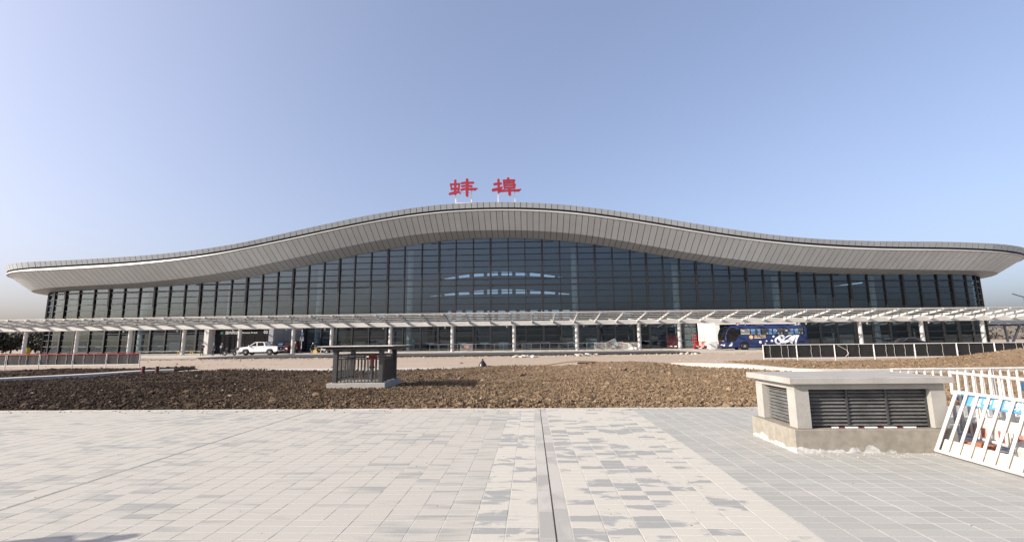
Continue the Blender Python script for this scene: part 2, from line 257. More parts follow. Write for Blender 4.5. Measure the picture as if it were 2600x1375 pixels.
# ------------------------------------------------------------------ helpers
def link(o, parent=None):
    COL.objects.link(o)
    if parent is not None: o.parent = parent
    return o
def tag(o, label=None, cat=None, group=None, kind=None):
    if label: o['label'] = label
    if cat: o['category'] = cat
    if group: o['group'] = group
    if kind: o['kind'] = kind
    return o
def empty(name, loc=(0, 0, 0), rz=0.0, **kw):
    o = bpy.data.objects.new(name, None); COL.objects.link(o); o.location = loc; o.rotation_euler = (0, 0, rz); o.empty_display_size = 0.2
    return tag(o, **kw)
class MB:
    def __init__(s): s.v = []; s.f = []
    def add(s, v, f):
        k = len(s.v); s.v += [tuple(p) for p in v]; s.f += [tuple(i + k for i in q) for q in f]; return s
    def hexa(s, p):            # 8 corners: bottom loop 0-3, top loop 4-7
        return s.add(p, [(3, 2, 1, 0), (4, 5, 6, 7), (0, 1, 5, 4), (1, 2, 6, 5), (2, 3, 7, 6), (3, 0, 4, 7)])
    def box(s, x0, x1, y0, y1, z0, z1):
        return s.hexa([(x0, y0, z0), (x1, y0, z0), (x1, y1, z0), (x0, y1, z0), (x0, y0, z1), (x1, y0, z1), (x1, y1, z1), (x0, y1, z1)])
    def cbox(s, x0, x1, y0, y1, z0, z1, c):   # box with chamfered vertical and top edges
        def ring(x0, x1, y0, y1, z, c): return [(x0 + c, y0, z), (x1 - c, y0, z), (x1, y0 + c, z), (x1, y1 - c, z), (x1 - c, y1, z), (x0 + c, y1, z), (x0, y1 - c, z), (x0, y0 + c, z)]
        return s.loft([ring(x0, x1, y0, y1, z0, c), ring(x0, x1, y0, y1, z1 - c, c), ring(x0 + c, x1 - c, y0 + c, y1 - c, z1, c)])
    def loft(s, rings, cap=True, closed=True):
        n = len(rings[0]); v = [p for r in rings for p in r]; f = []
        for i in range(len(rings) - 1):
            for j in range(n if closed else n - 1):
                a, b = i * n + j, i * n + (j + 1) % n
                f.append((a, b, b + n, a + n))
        if cap and closed:
            f.append(tuple(range(n - 1, -1, -1))); f.append(tuple((len(rings) - 1) * n + k for k in range(n)))
        return s.add(v, f)
    def bar(s, a, b, w, h=None, upv=(0, 0, 1)):
        a, b = Vector(a), Vector(b); h = h or w; d = (b - a).normalized(); u = Vector(upv)
        if abs(d.dot(u)) > 0.99: u = Vector((0, 1, 0))
        sd = d.cross(u).normalized() * (w / 2); u = sd.cross(d).normalized() * (h / 2)
        return s.hexa([a - sd - u, a + sd - u, b + sd - u, b - sd - u, a - sd + u, a + sd + u, b + sd + u, b - sd + u])
    def tube(s, pts, r, n=8, caps=True):
        pts = [Vector(p) for p in pts]; rs = r if isinstance(r, (list, tuple)) else [r] * len(pts); rings = []
        pu = None
        for i, p in enumerate(pts):
            d = (pts[min(i + 1, len(pts) - 1)] - pts[max(i - 1, 0)]).normalized()
            u = Vector((0, 0, 1)) if abs(d.z) < 0.95 else Vector((1, 0, 0))
            if pu is not None and (pu - d * pu.dot(d)).length > 0.2: u = pu
            u = (u - d * u.dot(d)).normalized(); pu = u; w = d.cross(u)
            rings.append([p + (u * math.cos(2 * math.pi * k / n) + w * math.sin(2 * math.pi * k / n)) * rs[i] for k in range(n)])
        return s.loft(rings, caps)
    def lathe(s, prof, c=(0, 0, 0), n=16, axis='z'):
        rings = []
        for r_, h in prof:
            rg = []
            for k in range(n):
                a = 2 * math.pi * k / n; x, y = r_ * math.cos(a), r_ * math.sin(a)
                q = (x, y, h) if axis == 'z' else ((x, h, y) if axis == 'y' else (h, x, y))
                rg.append((q[0] + c[0], q[1] + c[1], q[2] + c[2]))
            rings.append(rg)
        return s.loft(rings)
    def prism(s, poly, y0, y1):      # polygon in xz extruded along y
        n = len(poly); v = [(x, y0, z) for x, z in poly] + [(x, y1, z) for x, z in poly]
        f = [tuple(range(n)), tuple(range(2 * n - 1, n - 1, -1))] + [(i, i + n, (i + 1) % n + n, (i + 1) % n) for i in range(n)]
        return s.add(v, f)
    def mesh(s, name):
        me = bpy.data.meshes.new(name); me.from_pydata(s.v, [], s.f)
        bm = bmesh.new(); bm.from_mesh(me); bmesh.ops.recalc_face_normals(bm, faces=bm.faces); bm.to_mesh(me); bm.free()
        return me
    def build(s, name, mat, parent=None, smooth=False, loc=None):
        me = s.mesh(name); me.materials.append(MATS[mat])
        if smooth:
            me.shade_smooth()
            try: me.set_sharp_from_angle(angle=R(40))
            except Exception: pass
        o = bpy.data.objects.new(name, me); link(o, parent)
        if loc is not None: o.location = loc
        return o
def B(name, mat, parent, *b, **kw): return MB().box(*b).build(name, mat, parent, **kw)
def inst(name, me, parent=None, mw=None):
    o = bpy.data.objects.new(name, me); link(o, parent)
    if mw is not None: o.matrix_local = mw
    return o
def sheet(name, mat, pts, z, kind='structure'):
    me = bpy.data.meshes.new(name); me.from_pydata([(x, y, z) for x, y in pts], [], [tuple(range(len(pts)))]); me.materials.append(MATS[mat])
    o = bpy.data.objects.new(name, me); link(o); tag(o, kind=kind); return o
def bigmesh(name, V, F, mat, parent=None, smooth=False, kind=None):
    V = np.asarray(V, dtype=np.float32); F = np.asarray(F, dtype=np.int32)
    me = bpy.data.meshes.new(name); k = F.shape[1]
    me.vertices.add(len(V)); me.vertices.foreach_set('co', V.ravel())
    me.loops.add(F.size); me.loops.foreach_set('vertex_index', F.ravel())
    me.polygons.add(len(F)); me.polygons.foreach_set('loop_start', np.arange(len(F), dtype=np.int32) * k)
    try: me.polygons.foreach_set('loop_total', np.full(len(F), k, dtype=np.int32))
    except Exception: pass
    me.update(calc_edges=True); me.validate(); me.materials.append(MATS[mat])
    if smooth: me.shade_smooth()
    else: me.shade_flat()
    o = bpy.data.objects.new(name, me); link(o, parent)
    if kind: o['kind'] = kind
    return o
def copy_tree(o, parent=None):
    c = o.copy(); COL.objects.link(c); c.parent = parent
    for ch in o.children: copy_tree(ch, c)
    return c
def text(name, body, size, mat, parent, mw, extrude=0.004):
    cu = bpy.data.curves.new(name, 'FONT'); cu.body = body; cu.size = size; cu.extrude = extrude; cu.align_x = 'CENTER'; cu.align_y = 'CENTER'; cu.resolution_u = 3
    t = bpy.data.objects.new(name + '_tmp', cu); COL.objects.link(t)
    bpy.context.view_layer.update()
    me = bpy.data.meshes.new_from_object(t.evaluated_get(bpy.context.evaluated_depsgraph_get()))
    bpy.data.objects.remove(t); me.materials.clear(); me.materials.append(MATS[mat])
    return inst(name, me, parent, mw)
FRONT = Matrix(((1, 0, 0, 0), (0, 0, -1, 0), (0, 1, 0, 0), (0, 0, 0, 1)))      # text lying in xz, facing -y
def at(x, y, z, rot=None): return Matrix.Translation((x, y, z)) @ (rot if rot is not None else FRONT)
def stroke_poly(pts, ws, n=7):
    """outline of a brush stroke: centre line pts with half-widths ws, rounded ends"""
    P = [Vector((p[0], p[1])) for p in pts]; L, Rr = [], []
    for i, p in enumerate(P):
        d = (P[min(i + 1, len(P) - 1)] - P[max(i - 1, 0)]).normalized(); nn = Vector((-d.y, d.x)); w = ws[i]
        L.append(p + nn * w); Rr.append(p - nn * w)
    d0 = (P[0] - P[1]).normalized(); d1 = (P[-1] - P[-2]).normalized()
    def cap(c, d, w):
        a0 = math.atan2(d.y, d.x); return [c + Vector((math.cos(a0 + math.pi / 2 - math.pi * k / n), math.sin(a0 + math.pi / 2 - math.pi * k / n))) * w for k in range(1, n)]
    out = L + cap(P[-1], d1, ws[-1]) + Rr[::-1] + cap(P[0], d0, ws[0])
    return [(q.x, q.y) for q in out]

# ------------------------------------------------------------------ setting: ground
G0 = -0.06
sheet('ground', 'ground_earth', [(-6000, -6000), (6000, -6000), (6000, 8000), (-6000, 8000)], G0 - 0.02)
PR = 0.04                                             # the paving grid is turned by 0.04 rad
def pav(a, b): return (a + b * PR, b - a * PR)        # paving coordinates -> world
PB = 11.38
sheet('pavement', 'joint_sand', [pav(-40, -12), pav(40, -12), pav(40, PB), pav(-40, PB)], -0.0018)
pavement = bpy.data.objects['pavement']
sheet('construction_road', 'road_dirt', [(-160, 28.6), (160, 28.6), (160, 51.6), (-160, 51.6)], G0 + 0.03)
Z1 = 0.10
def slab(name, mat, x0, x1, y0, y1, z0, z1): return tag(B(name, mat, None, x0, x1, y0, y1, z0, z1), kind='structure')
def curve_slab(name, mat, x0, x1, f0, f1, z0, z1, n=60):
    xs = np.linspace(x0, x1, n); rings = [[(x, f0(x), z0), (x, f1(x), z0), (x, f1(x), z1), (x, f0(x), z1)] for x in xs]
    return tag(MB().loft(rings).build(name, mat), kind='structure')
def asph0(x): return 52.2 - 0.035 * (x + 33) if x < -5 else 51.2 + 0.09 * (x + 5)
curve_slab('access_road', 'asphalt', -35.5, 21.5, lambda x: asph0(x) + 0.03, lambda x: 62.5, G0, Z1 + 0.03)
curve_slab('access_road_edge', 'asphalt_edge', -35.5, 21.5, lambda x: asph0(x), lambda x: asph0(x) + 0.03, G0, Z1 + 0.024)
slab('forecourt', 'forecourt_concrete', -150, 150, 62.5, 78.9, G0, Z1)
slab('forecourt_west', 'forecourt_concrete', -150, -35.53, 55.5, 62.5, G0, Z1 - 0.01)
slab('forecourt_east', 'forecourt_concrete', 21.53, 150, 53.9, 62.5, G0, Z1 - 0.01)
tag(B('kerb', 'concrete_kerb', None, -30, 27, 62.3, 62.48, Z1, Z1 + 0.16), kind='structure')

# ------------------------------------------------------------------ terminal building
US = [-90.0, -87.0, -84.0, -79.11, -74.22, -69.34, -64.45, -59.56, -54.67, -49.78, -44.9, -40.01, -35.12, -30.23, -25.35, -20.46, -15.57, -10.68, -5.79, -0.91, 3.98, 8.87, 13.76, 18.65, 23.53, 28.42, 33.31, 38.2, 43.08, 47.97, 52.86, 57.75, 62.64, 67.52, 72.41, 77.3, 80.3, 83.3]
ZT = [16.42, 16.42, 16.44, 16.49, 16.56, 16.68, 16.85, 17.11, 17.5, 18.03, 18.74, 19.66, 20.64, 21.58, 22.48, 23.26, 23.9, 24.33, 24.51, 24.48, 24.25, 23.81, 23.18, 22.41, 21.53, 20.6, 19.71, 18.9, 18.2, 17.68, 17.33, 17.13, 17.02, 16.96, 16.86, 16.66, 16.48, 16.41]
ZD = [15.3, 15.3, 15.36, 15.49, 15.61, 15.72, 15.91, 16.2, 16.6, 17.17, 17.93, 18.81, 19.72, 20.64, 21.52, 22.31, 22.94, 23.35, 23.51, 23.49, 23.29, 22.88, 22.25, 21.45, 20.56, 19.63, 18.75, 17.97, 17.33, 16.83, 16.45, 16.18, 16.02, 15.94, 15.83, 15.63, 15.43, 15.36]
ZB = [14.86, 14.86, 14.87, 14.92, 15.01, 15.17, 15.41, 15.75, 16.2, 16.81, 17.6, 18.47, 19.38, 20.31, 21.2, 21.97, 22.59, 23.0, 23.17, 23.13, 22.9, 22.47, 21.84, 21.06, 20.17, 19.23, 18.36, 17.59, 16.92, 16.38, 15.99, 15.73, 15.6, 15.54, 15.47, 15.3, 15.11, 15.04]
ZS = [12.12, 12.17, 12.3, 12.45, 12.56, 12.69, 12.93, 13.29, 13.8, 14.45, 15.25, 16.17, 17.12, 18.05, 18.95, 19.7, 20.27, 20.6, 20.7, 20.64, 20.44, 20.03, 19.37, 18.5, 17.52, 16.54, 15.67, 14.94, 14.33, 13.84, 13.49, 13.25, 13.08, 12.97, 12.86, 12.78, 12.75, 12.75]
ZG = [11.86, 11.87, 11.92, 12.01, 12.07, 12.12, 12.28, 12.56, 12.92, 13.42, 14.12, 14.97, 15.89, 16.82, 17.7, 18.5, 19.15, 19.6, 19.81, 19.79, 19.54, 19.1, 18.47, 17.67, 16.74, 15.8, 14.94, 14.19, 13.57, 13.13, 12.83, 12.62, 12.51, 12.47, 12.43, 12.4, 12.39, 12.39]
def spl(tab):
    x = np.array(US); y = np.array(tab); m = np.gradient(y, x)
    def f(u):
        u = min(max(u, x[0]), x[-1]); i = min(max(int(np.searchsorted(x, u)) - 1, 0), len(x) - 2)
        h = x[i + 1] - x[i]; t = (u - x[i]) / h
        return float((2*t**3-3*t*t+1)*y[i] + (t**3-2*t*t+t)*h*m[i] + (-2*t**3+3*t*t)*y[i+1] + (t**3-t*t)*h*m[i+1])
    return f
zT, zD, zB, zS, zG = map(spl, (ZT, ZD, ZB, ZS, ZG))
RC, XL, XR = 13.0, -84.0, 77.3
def yf(x): return 79.55 + (x - 38) ** 2 / 2060
def plan(u):
    """point on the facade line and its outward normal; u = x along the front, arc length round the corners"""
    e = min(max(u, XL), XR); m = (e - 38) / 1030; k = math.hypot(m, 1); n = Vector((m / k, -1 / k))
    P = Vector((e, yf(e)))
    if XL <= u <= XR: return P, n
    sg = -1 if u < XL else 1; c = P - n * RC; a = min(abs(u - e) / RC, math.pi / 2) * sg
    n = Vector((n.x * math.cos(a) - n.y * math.sin(a), n.x * math.sin(a) + n.y * math.cos(a))); P = c + n * RC
    ex = abs(u - e) - RC * math.pi / 2
    if ex > 0: P = P + Vector((-n.y, n.x)) * ex * sg
    return P, n
def pp(u, d, z):
    P, n = plan(u); q = P + n * d; return Vector((q.x, q.y, z))

terminal = empty('airport_terminal', (0, 80, 0), label='long glass airport terminal under a sweeping wave-shaped grey metal roof', cat='building')
terminal.location = (0, 0, 0)
uA, uB = XL - 16.5, XR + 16.5
NP = 190
ue = np.linspace(uA, uB, NP + 1); gap = 0.042
def quad_panel(name, mat, u0, u1, top, bot, th, parent):
    # top/bot: functions u -> Vector ; thickness goes inwards (towards -normal of the sheet)
    a, b, c, d = top(u0), top(u1), bot(u1), bot(u0)
    nrm = (b - a).cross(d - a).normalized(); P, n2 = plan((u0 + u1) / 2)
    if nrm.dot(Vector((n2.x, n2.y, -0.6))) < 0: nrm = -nrm
    t = nrm * th
    return MB().hexa([a, b, c, d, a - t, b - t, c - t, d - t]).build(name, mat, parent)
tF = lambda u: pp(u, 6.50, zT(u)); bF = lambda u: pp(u, 6.20, zD(u) + 0.17)
tS = lambda u: pp(u, 5.90, zB(u)); bS = lambda u: pp(u, 2.60, zS(u))
tE = lambda u: pp(u, 2.54, zS(u) - 0.03); bE = lambda u: pp(u, 0.10, zG(u))
for i in range(NP):
    u0, u1 = ue[i] + gap, ue[i + 1] - gap
    quad_panel('fascia_panel', 'alu', u0, u1, tF, bF, 0.06, terminal)
    quad_panel('soffit_panel', 'alu_soffit', u0, u1, tS, bS, 0.06, terminal)
    quad_panel('eave_panel', 'alu_eave', u0, u1, tE, bE, 0.05, terminal)
us2 = np.linspace(uA - 28, uB + 28, 260)
# light drip band under the dark reveal
MB().loft([[pp(u, 6.16, zD(u) - 0.15), pp(u, 6.22, zB(u) + 0.06), pp(u, 6.18, zB(u)), pp(u, 5.8, zB(u) + 0.03)] for u in us2]).build('drip_band', 'band', terminal)
# dark liner behind the joints, continuous
MB().loft([[pp(u, 6.12, zT(u) - 0.02), pp(u, 6.02, zD(u)), pp(u, 5.74, zB(u) + 0.12), pp(u, 2.50, zS(u) + 0.14), pp(u, 0.0, zG(u) + 0.14), pp(u, -0.4, zG(u) + 0.3), pp(u, 2.0, zT(u) - 0.4)] for u in us2]).build('roof_liner', 'dark_reveal', terminal)
# plain cladding round the far sides
for nm, a, b in (('side_cladding', uA - 28, uA), ('side_cladding', uB, uB + 28)):
    uu = np.linspace(a, b, 30)
    MB().loft([[pp(u, 6.3, zT(u)), pp(u, 6.2, zD(u) + .1), pp(u, 6.14, zD(u) + .1), pp(u, 6.2, zT(u))] for u in uu]).build(nm, 'alu', terminal)
    MB().loft([[pp(u, 5.9, zB(u)), pp(u, 2.6, zS(u)), pp(u, 0.1, zG(u)), pp(u, 0.1, zG(u) + .06), pp(u, 2.6, zS(u) + .06), pp(u, 5.9, zB(u) + .06)] for u in uu]).build(nm, 'alu', terminal)
# roof sheet
rm = MB(); xs = np.linspace(XL, XR, 80)
rm.loft([[pp(x, 6.45, zT(x) + .02), (x, yf(x) + 4, zT(x) + .5), (x, 108, zT(x) + .7), (x, 128.6, zT(x) + .4)] for x in xs], cap=False, closed=False)
for e, sg in ((XL, -1), (XR, 1)):
    c_ = Vector((e, 112, zT(e) + .7)); pr = [pp(e + sg * t, 6.45, zT(e + sg * t) + .02) for t in np.linspace(0, 44, 40)] + [Vector((e, 128.6, zT(e) + .4))]
    k0 = len(rm.v); rm.add([c_] + pr, [(0, i, i + 1) for i in range(1, len(pr))])
rm.build('roof_sheet', 'roof_top', terminal)

# facade: mullions, transoms, panes
MU = [-81.81, -78.67, -75.53, -72.49, -69.37, -66.3, -63.32, -60.28, -57.29, -54.27, -51.29, -48.35, -45.42, -42.52, -39.63, -36.75, -33.93, -31.09, -28.26, -25.27, -22.2, -19.2, -16.07, -12.98, -9.95, -6.84, -3.78, -0.64, 2.33, 5.38, 8.46, 11.59, 14.65, 17.7, 20.84, 23.61, 26.47, 29.39, 32.22, 35.12, 38.04, 40.91, 43.87, 46.84, 49.92, 52.9, 55.9, 59.0, 62.12, 65.16, 68.4, 71.55, 74.63, 77.3]
MU = [MU[0] - 3.0 * k for k in range(7, 0, -1)] + MU + [MU[-1] + 3.0 * k for k in range(1, 8)]
ZF = 0.12
for i, u in enumerate(MU):
    P, n = plan(u); t = Vector((-n.y, n.x)); w = 0.16 if (i % 3) == 0 else 0.095
    d0, d1 = -0.12, 0.24 + (0.06 if (i % 3) == 0 else 0)
    c = [P + t * sx * w + n * sd for sx, sd in ((-1, d0), (1, d0), (1, d1), (-1, d1))]
    MB().hexa([(q.x, q.y, ZF) for q in c] + [(q.x, q.y, zG(u) - 0.0) for q in c]).build('mullion', 'mullion', terminal)
DZ = 1.1
rows = [ZF + 0.25 + DZ * k for k in range(19)]
for k, z in enumerate(rows):
    thick = 0.13 if k in (10, 11) else (0.10 if k == 1 else 0.06)
    # follow the facade while the head of the glass is above this level
    run = []; segs = []
    for u in np.linspace(MU[0], MU[-1], 240):
        if zG(u) > z + 0.15: run.append(u)
        elif run: segs.append(run); run = []
    if run: segs.append(run)
    mb = MB()
    for s_ in segs:
        if len(s_) > 1: mb.loft([[pp(u, 0.13, z - thick), pp(u, 0.13, z + thick), pp(u, -0.06, z + thick), pp(u, -0.06, z - thick)] for u in s_])
    if mb.v: mb.build('transom', 'mullion', terminal)
panes = []
for i in range(len(MU) - 1):
    u0, u1 = MU[i] + 0.09, MU[i + 1] - 0.09
    zs = [ZF] + rows
    for k in range(len(zs)):
        za = zs[k] + 0.03; zb0 = zb1 = (zs[k + 1] - 0.03 if k + 1 < len(zs) else 99)
        zb0, zb1 = min(zb0, zG(u0) + 0.05), min(zb1, zG(u1) + 0.05)
        if zb0 < za + 0.05 and zb1 < za + 0.05: continue
        zb0, zb1 = max(zb0, za + 0.02), max(zb1, za + 0.02)
        j = [random.uniform(-.005, .005) for _ in range(3)]
        a, b = pp(u0, j[0], za), pp(u1, j[1], za); c, d = pp(u1, j[1] + j[2], zb1), pp(u0, j[0] + j[2], zb0)
        P, n = plan((u0 + u1) / 2); tvec = Vector((n.x, n.y, 0)) * -0.02
        area = (b - a).length * ((zb0 + zb1) / 2 - za)
        vis = area / ((a.x) ** 2 * 0.15 + a.y ** 2) * (1 if za > 6 else 0.55)
        panes.append((vis, [a, b, c, d], tvec))
panes.sort(key=lambda p: -p[0])
rest = MB()
for q, (vis, p4, tv) in enumerate(panes):
    m = MB() if q < 300 else rest
    m.hexa([p + tv for p in p4] + list(p4))
    if q < 300: m.build('pane', 'facade_glass', terminal)
tag(rest.build('panes_beyond', 'facade_glass', terminal), kind='stuff')
# interior: floor, ceiling, rear wall with window strips, columns
YB = 128.0
fl = MB(); xs = np.linspace(-94, 90, 60)
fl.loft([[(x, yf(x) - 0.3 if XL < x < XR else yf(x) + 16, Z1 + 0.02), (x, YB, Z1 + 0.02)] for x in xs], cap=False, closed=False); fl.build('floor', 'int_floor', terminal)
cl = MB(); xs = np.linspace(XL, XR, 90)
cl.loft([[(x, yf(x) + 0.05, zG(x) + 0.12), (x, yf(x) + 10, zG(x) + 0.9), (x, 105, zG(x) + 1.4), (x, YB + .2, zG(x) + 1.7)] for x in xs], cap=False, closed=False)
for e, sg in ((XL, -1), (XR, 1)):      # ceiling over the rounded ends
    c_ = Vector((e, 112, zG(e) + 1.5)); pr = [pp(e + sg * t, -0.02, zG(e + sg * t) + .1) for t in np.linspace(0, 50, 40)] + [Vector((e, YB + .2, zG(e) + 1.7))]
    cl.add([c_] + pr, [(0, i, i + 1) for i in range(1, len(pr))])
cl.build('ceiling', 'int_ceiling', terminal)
def lens(x, za, zb, x0, x1):        # crescent opening
    if not x0 < x < x1: return None
    s = math.sin(math.pi * (x - x0) / (x1 - x0)); return za[0] + (za[1] - za[0]) * s, zb[0] + (zb[1] - zb[0]) * s
wl_ = MB(); xs = np.linspace(-97, 92, 190); gl_ = MB()
for xa, xb in zip(xs[:-1], xs[1:]):
    xm = (xa + xb) / 2; top = zG(xm) + 1.75 if XL < xm < XR else zT(xm) + .3; holes = []
    if -18.5 < xm < 18.5 and int(xm + 200) % 3 != 0: holes.append((7.3, 8.9)); holes.append((9.1, 10.3))
    if -38 < xm < -34.5 or 30 < xm < 33: holes.append((8.0, 9.6))
    for za, zb, x0, x1 in (((14.2, 14.75), (14.3, 16.0), -23, 18), ((18.6, 19.9), (18.7, 21.0), -22, 17.5)):
        h = lens(xm, za, zb, x0, x1)
        if h and h[1] - h[0] > 0.1 and int(xm * 1.0 + 200) % 4 != 0: holes.append(h)
    z = Z1
    for h in holes:
        wl_.box(xa, xb, YB, YB + 0.25, z, h[0]); z = h[1]
        gl_.add([(xa, YB + .1, h[0]), (xb, YB + .1, h[0]), (xb, YB + .1, h[1]), (xa, YB + .1, h[1])], [(0, 1, 2, 3)])
    if top > z: wl_.box(xa, xb, YB, YB + 0.25, z, top)
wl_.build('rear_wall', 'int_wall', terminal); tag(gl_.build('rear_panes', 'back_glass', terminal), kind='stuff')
for a, b in ((XL - 56, XL - 13), (XR + 13, XR + 56)):
    MB().loft([[pp(u, -0.5, Z1), pp(u, -0.5, 13.2), pp(u, -0.7, 13.2), pp(u, -0.7, Z1)] for u in np.linspace(a, b, 24)]).build('end_wall', 'int_dark', terminal)
for x in (-74, -55.5, -37.4, -19.6, 11.8, 30.8, 49.6, 68):
    MB().lathe([(0.55, Z1), (0.55, zG(x) + 0.8)], (x, yf(x) + 6.5, 0), 20).build('interior_column', 'int_column', terminal, smooth=True)
# upper floor edge and ground floor rooms behind the glass
for i, x in enumerate(np.arange(-80, 78, 9.0)):
    B('room_wall', 'int_dark' if i % 2 else 'int_wall', terminal, x, x + 8.2, yf(x) + 15.5 + (i % 3), yf(x) + 15.7 + (i % 3), Z1 + .03, 5.2)
B('upper_floor_edge', 'int_column', terminal, -80, 76, 97.2, 97.6, 5.3, 6.2)
B('upper_floor', 'int_floor', terminal, -80, 76, 97.6, YB - .05, 5.5, 6.1)
for i in range(26):
    x = -70 + i * 5.6 + rng.uniform(-1, 1); w, h = rng.uniform(0.8, 2.6), rng.uniform(0.9, 2.3); y = yf(x) + rng.uniform(8, 13)
    B('service_counter', ['int_column', 'int_wall', 'int_dark'][i % 3], terminal, x, x + w, y, y + 0.8, Z1 + .03, Z1 + .03 + h)
# blue door stickers on the glass
for px, u in [(0, -79.9), (0, -76.5), (0, -70.5), (0, -64.0), (0, -48.5), (0, -14.4), (0, -8.7), (0, -4.9), (0, -1.6), (0, 5.6), (0, 10.1), (0, 14.8), (0, 23.3), (0, 29.5), (0, 48.2), (0, 54.5), (0, 64.5)]:
    a, b = pp(u - .7, .09, 1.32), pp(u + .7, .09, 1.32); t = Vector((0, 0, .14)); o = Vector((0, -.01, 0))
    MB().hexa([a, b, b + t, a + t, a + o, b + o, b + t + o, a + t + o]).build('door_sticker', 'sticker_blue', terminal)

# entrance portals projecting from the glass
def portal(name, label, x0, x1, y0, zt, sunny):
    p = empty(name, (x0, y0, Z1)); W = x1 - x0; Dp = yf((x0 + x1) / 2) - y0 - 0.4; H = zt - Z1
    tag(p, label, 'entrance')
    B('side_wall', 'panel_sunlit' if sunny else 'white_paint', p, 0, 0.7, 0, Dp, 0, H - 0.45)
    B('side_wall', 'panel_shaded' if not sunny else 'white_paint', p, W - 0.7, W, 0, Dp, 0, H - 0.45)
    B('header', 'white_paint', p, -0.05, W + 0.05, -0.04, Dp, H - 0.45, H)
    B('glazing', 'black_glass', p, 0.72, W - 0.72, 1.6, 1.7, 0, H - 0.47)
    for k in range(1, 6):
        x = 0.7 + (W - 1.4) * k / 6; B('door_frame', 'mullion', p, x - 0.06, x + 0.06, 1.52, 1.6, 0, H - 1.5)
    B('door_rail', 'mullion', p, 0.72, W - 0.72, 1.50, 1.59, H - 1.5, H - 1.38)
    for k in range(1, 4):
        z = (H - 0.45) * k / 4
        for xx in ((-0.008, 0.0), (W, W + 0.008)): B('panel_joint', 'mullion', p, xx[0], xx[1], 0.02, Dp - .02, z - 0.012, z + 0.012)
    for yy in (Dp * .33, Dp * .67):
        for xx in ((-0.009, 0.0), (W, W + 0.009)): B('panel_joint', 'mullion', p, xx[0], xx[1], yy - .012, yy + .012, 0.02, H - .48)
    return p, W, H
arr, aw, ah = portal('arrivals_portal', 'white framed arrivals entrance with dark glass front and number 02', -48.2, -37.4, 72.3, 4.35, False)
text('sign_lettering', '国内到达', 0.52, 'sign_white_glow', arr, at(3.35, 1.585, ah - 0.98))
text('sign_lettering', 'Domestic Arrivals', 0.33, 'sign_white_glow', arr, at(6.2, 1.585, ah - 0.98))
text('sign_number', '02', 0.66, 'sign_white_glow', arr, at(8.75, 1.58, ah - 0.92))
icon = B('sign_icon', 'sign_green', arr, 1.5, 2.0, 1.575, 1.595, ah - 1.23, ah - 0.73)
MB().prism([(1.55, ah - 1.0), (1.91, ah - 0.82), (1.95, ah - 0.88), (1.75, ah - 1.0), (1.80, ah - 1.12), (1.72, ah - 1.12), (1.60, ah - 1.04)], 1.565, 1.574).build('sign_plane', 'sign_white', arr)
text('wall_mark', '5', 0.5, 'dark_red', arr, at(0.35, -0.006, ah - 1.1))
dep, dw, dh = portal('departures_portal', 'white entrance box with sunlight-tinted wall behind the blue bus', 31.7, 45.0, 72.4, 4.3, True)

# ------------------------------------------------------------------ roof-top sign
SCL = 0.09705 * 78.6 / 1165.0
def sx_(x): return (x - 1300) * SCL
def char(name, label, ox, strokes, cx, frame):
    """strokes in picture-crop units, scaled to metres; z0 = roof level under the character"""
    yy = 77.6; zb = 25.55
    root = empty(name, ((cx - 2060) * SCL * 1.0, yy, zb - 0.9)); tag(root, label, 'sign', 'red characters on the terminal roof')
    base = 950
    for k, (pts, ws) in enumerate(strokes):
        P = [((x - cx) * SCL, (base - y) * SCL + 0.9) for x, y in pts]; Wd = [w * SCL for w in ws]
        MB().prism(stroke_poly(P, Wd), -0.25 - 0.004 * k, 0.1 - 0.003 * k).build('stroke', 'red_letter', root)
    for x, y1, lean in frame['posts']:
        xx = (x - cx) * SCL; zt = (base - y1) * SCL + 0.9
        MB().bar((xx, 0.2, -1.0), (xx, 0.2, zt), 0.14).build('post', 'white_paint', root)
        MB().bar((xx + 0.15, 2.2, -1.0), (xx, 0.3, zt), 0.09).build('brace', 'white_paint', root)
    xs_ = [(x - cx) * SCL for x, _, _ in frame['posts']]
    MB().bar((xs_[0], 0.2, 0.92), (xs_[-1], 0.2, 0.97), 0.14).build('rail', 'white_paint', root)
    for zz in (frame['r']): MB().bar((xs_[0], 0.32, (base - zz) * SCL + 0.9), (xs_[-1], 0.32, (base - zz) * SCL + 0.9), 0.05).build('rail', 'white_paint', root)
    return root
S1 = [([(562, 330), (560, 500), (560, 690)], [30, 33, 36]),
      ([(440, 435), (452, 500), (465, 575)], [26, 22, 20]), ([(430, 432), (560, 428), (675, 425)], [20, 20, 22]),
      ([(668, 420), (662, 490), (652, 570)], [22, 24, 24]), ([(455, 558), (560, 553), (655, 548)], [24, 22, 22]),
      ([(415, 700), (490, 678), (580, 662), (660, 645)], [30, 32, 32, 24]), ([(620, 585), (655, 630), (695, 685)], [14, 26, 20]),
      ([(725, 405), (800, 393), (900, 394), (1045, 392)], [22, 24, 24, 26]), ([(735, 490), (800, 478), (900, 476), (1000, 488)], [22, 22, 22, 26]),
      ([(722, 590), (800, 562), (900, 568), (1000, 572), (1090, 577), (1150, 555)], [26, 28, 28, 30, 34, 12]), ([(880, 315), (880, 500), (878, 740)], [38, 38, 38])]
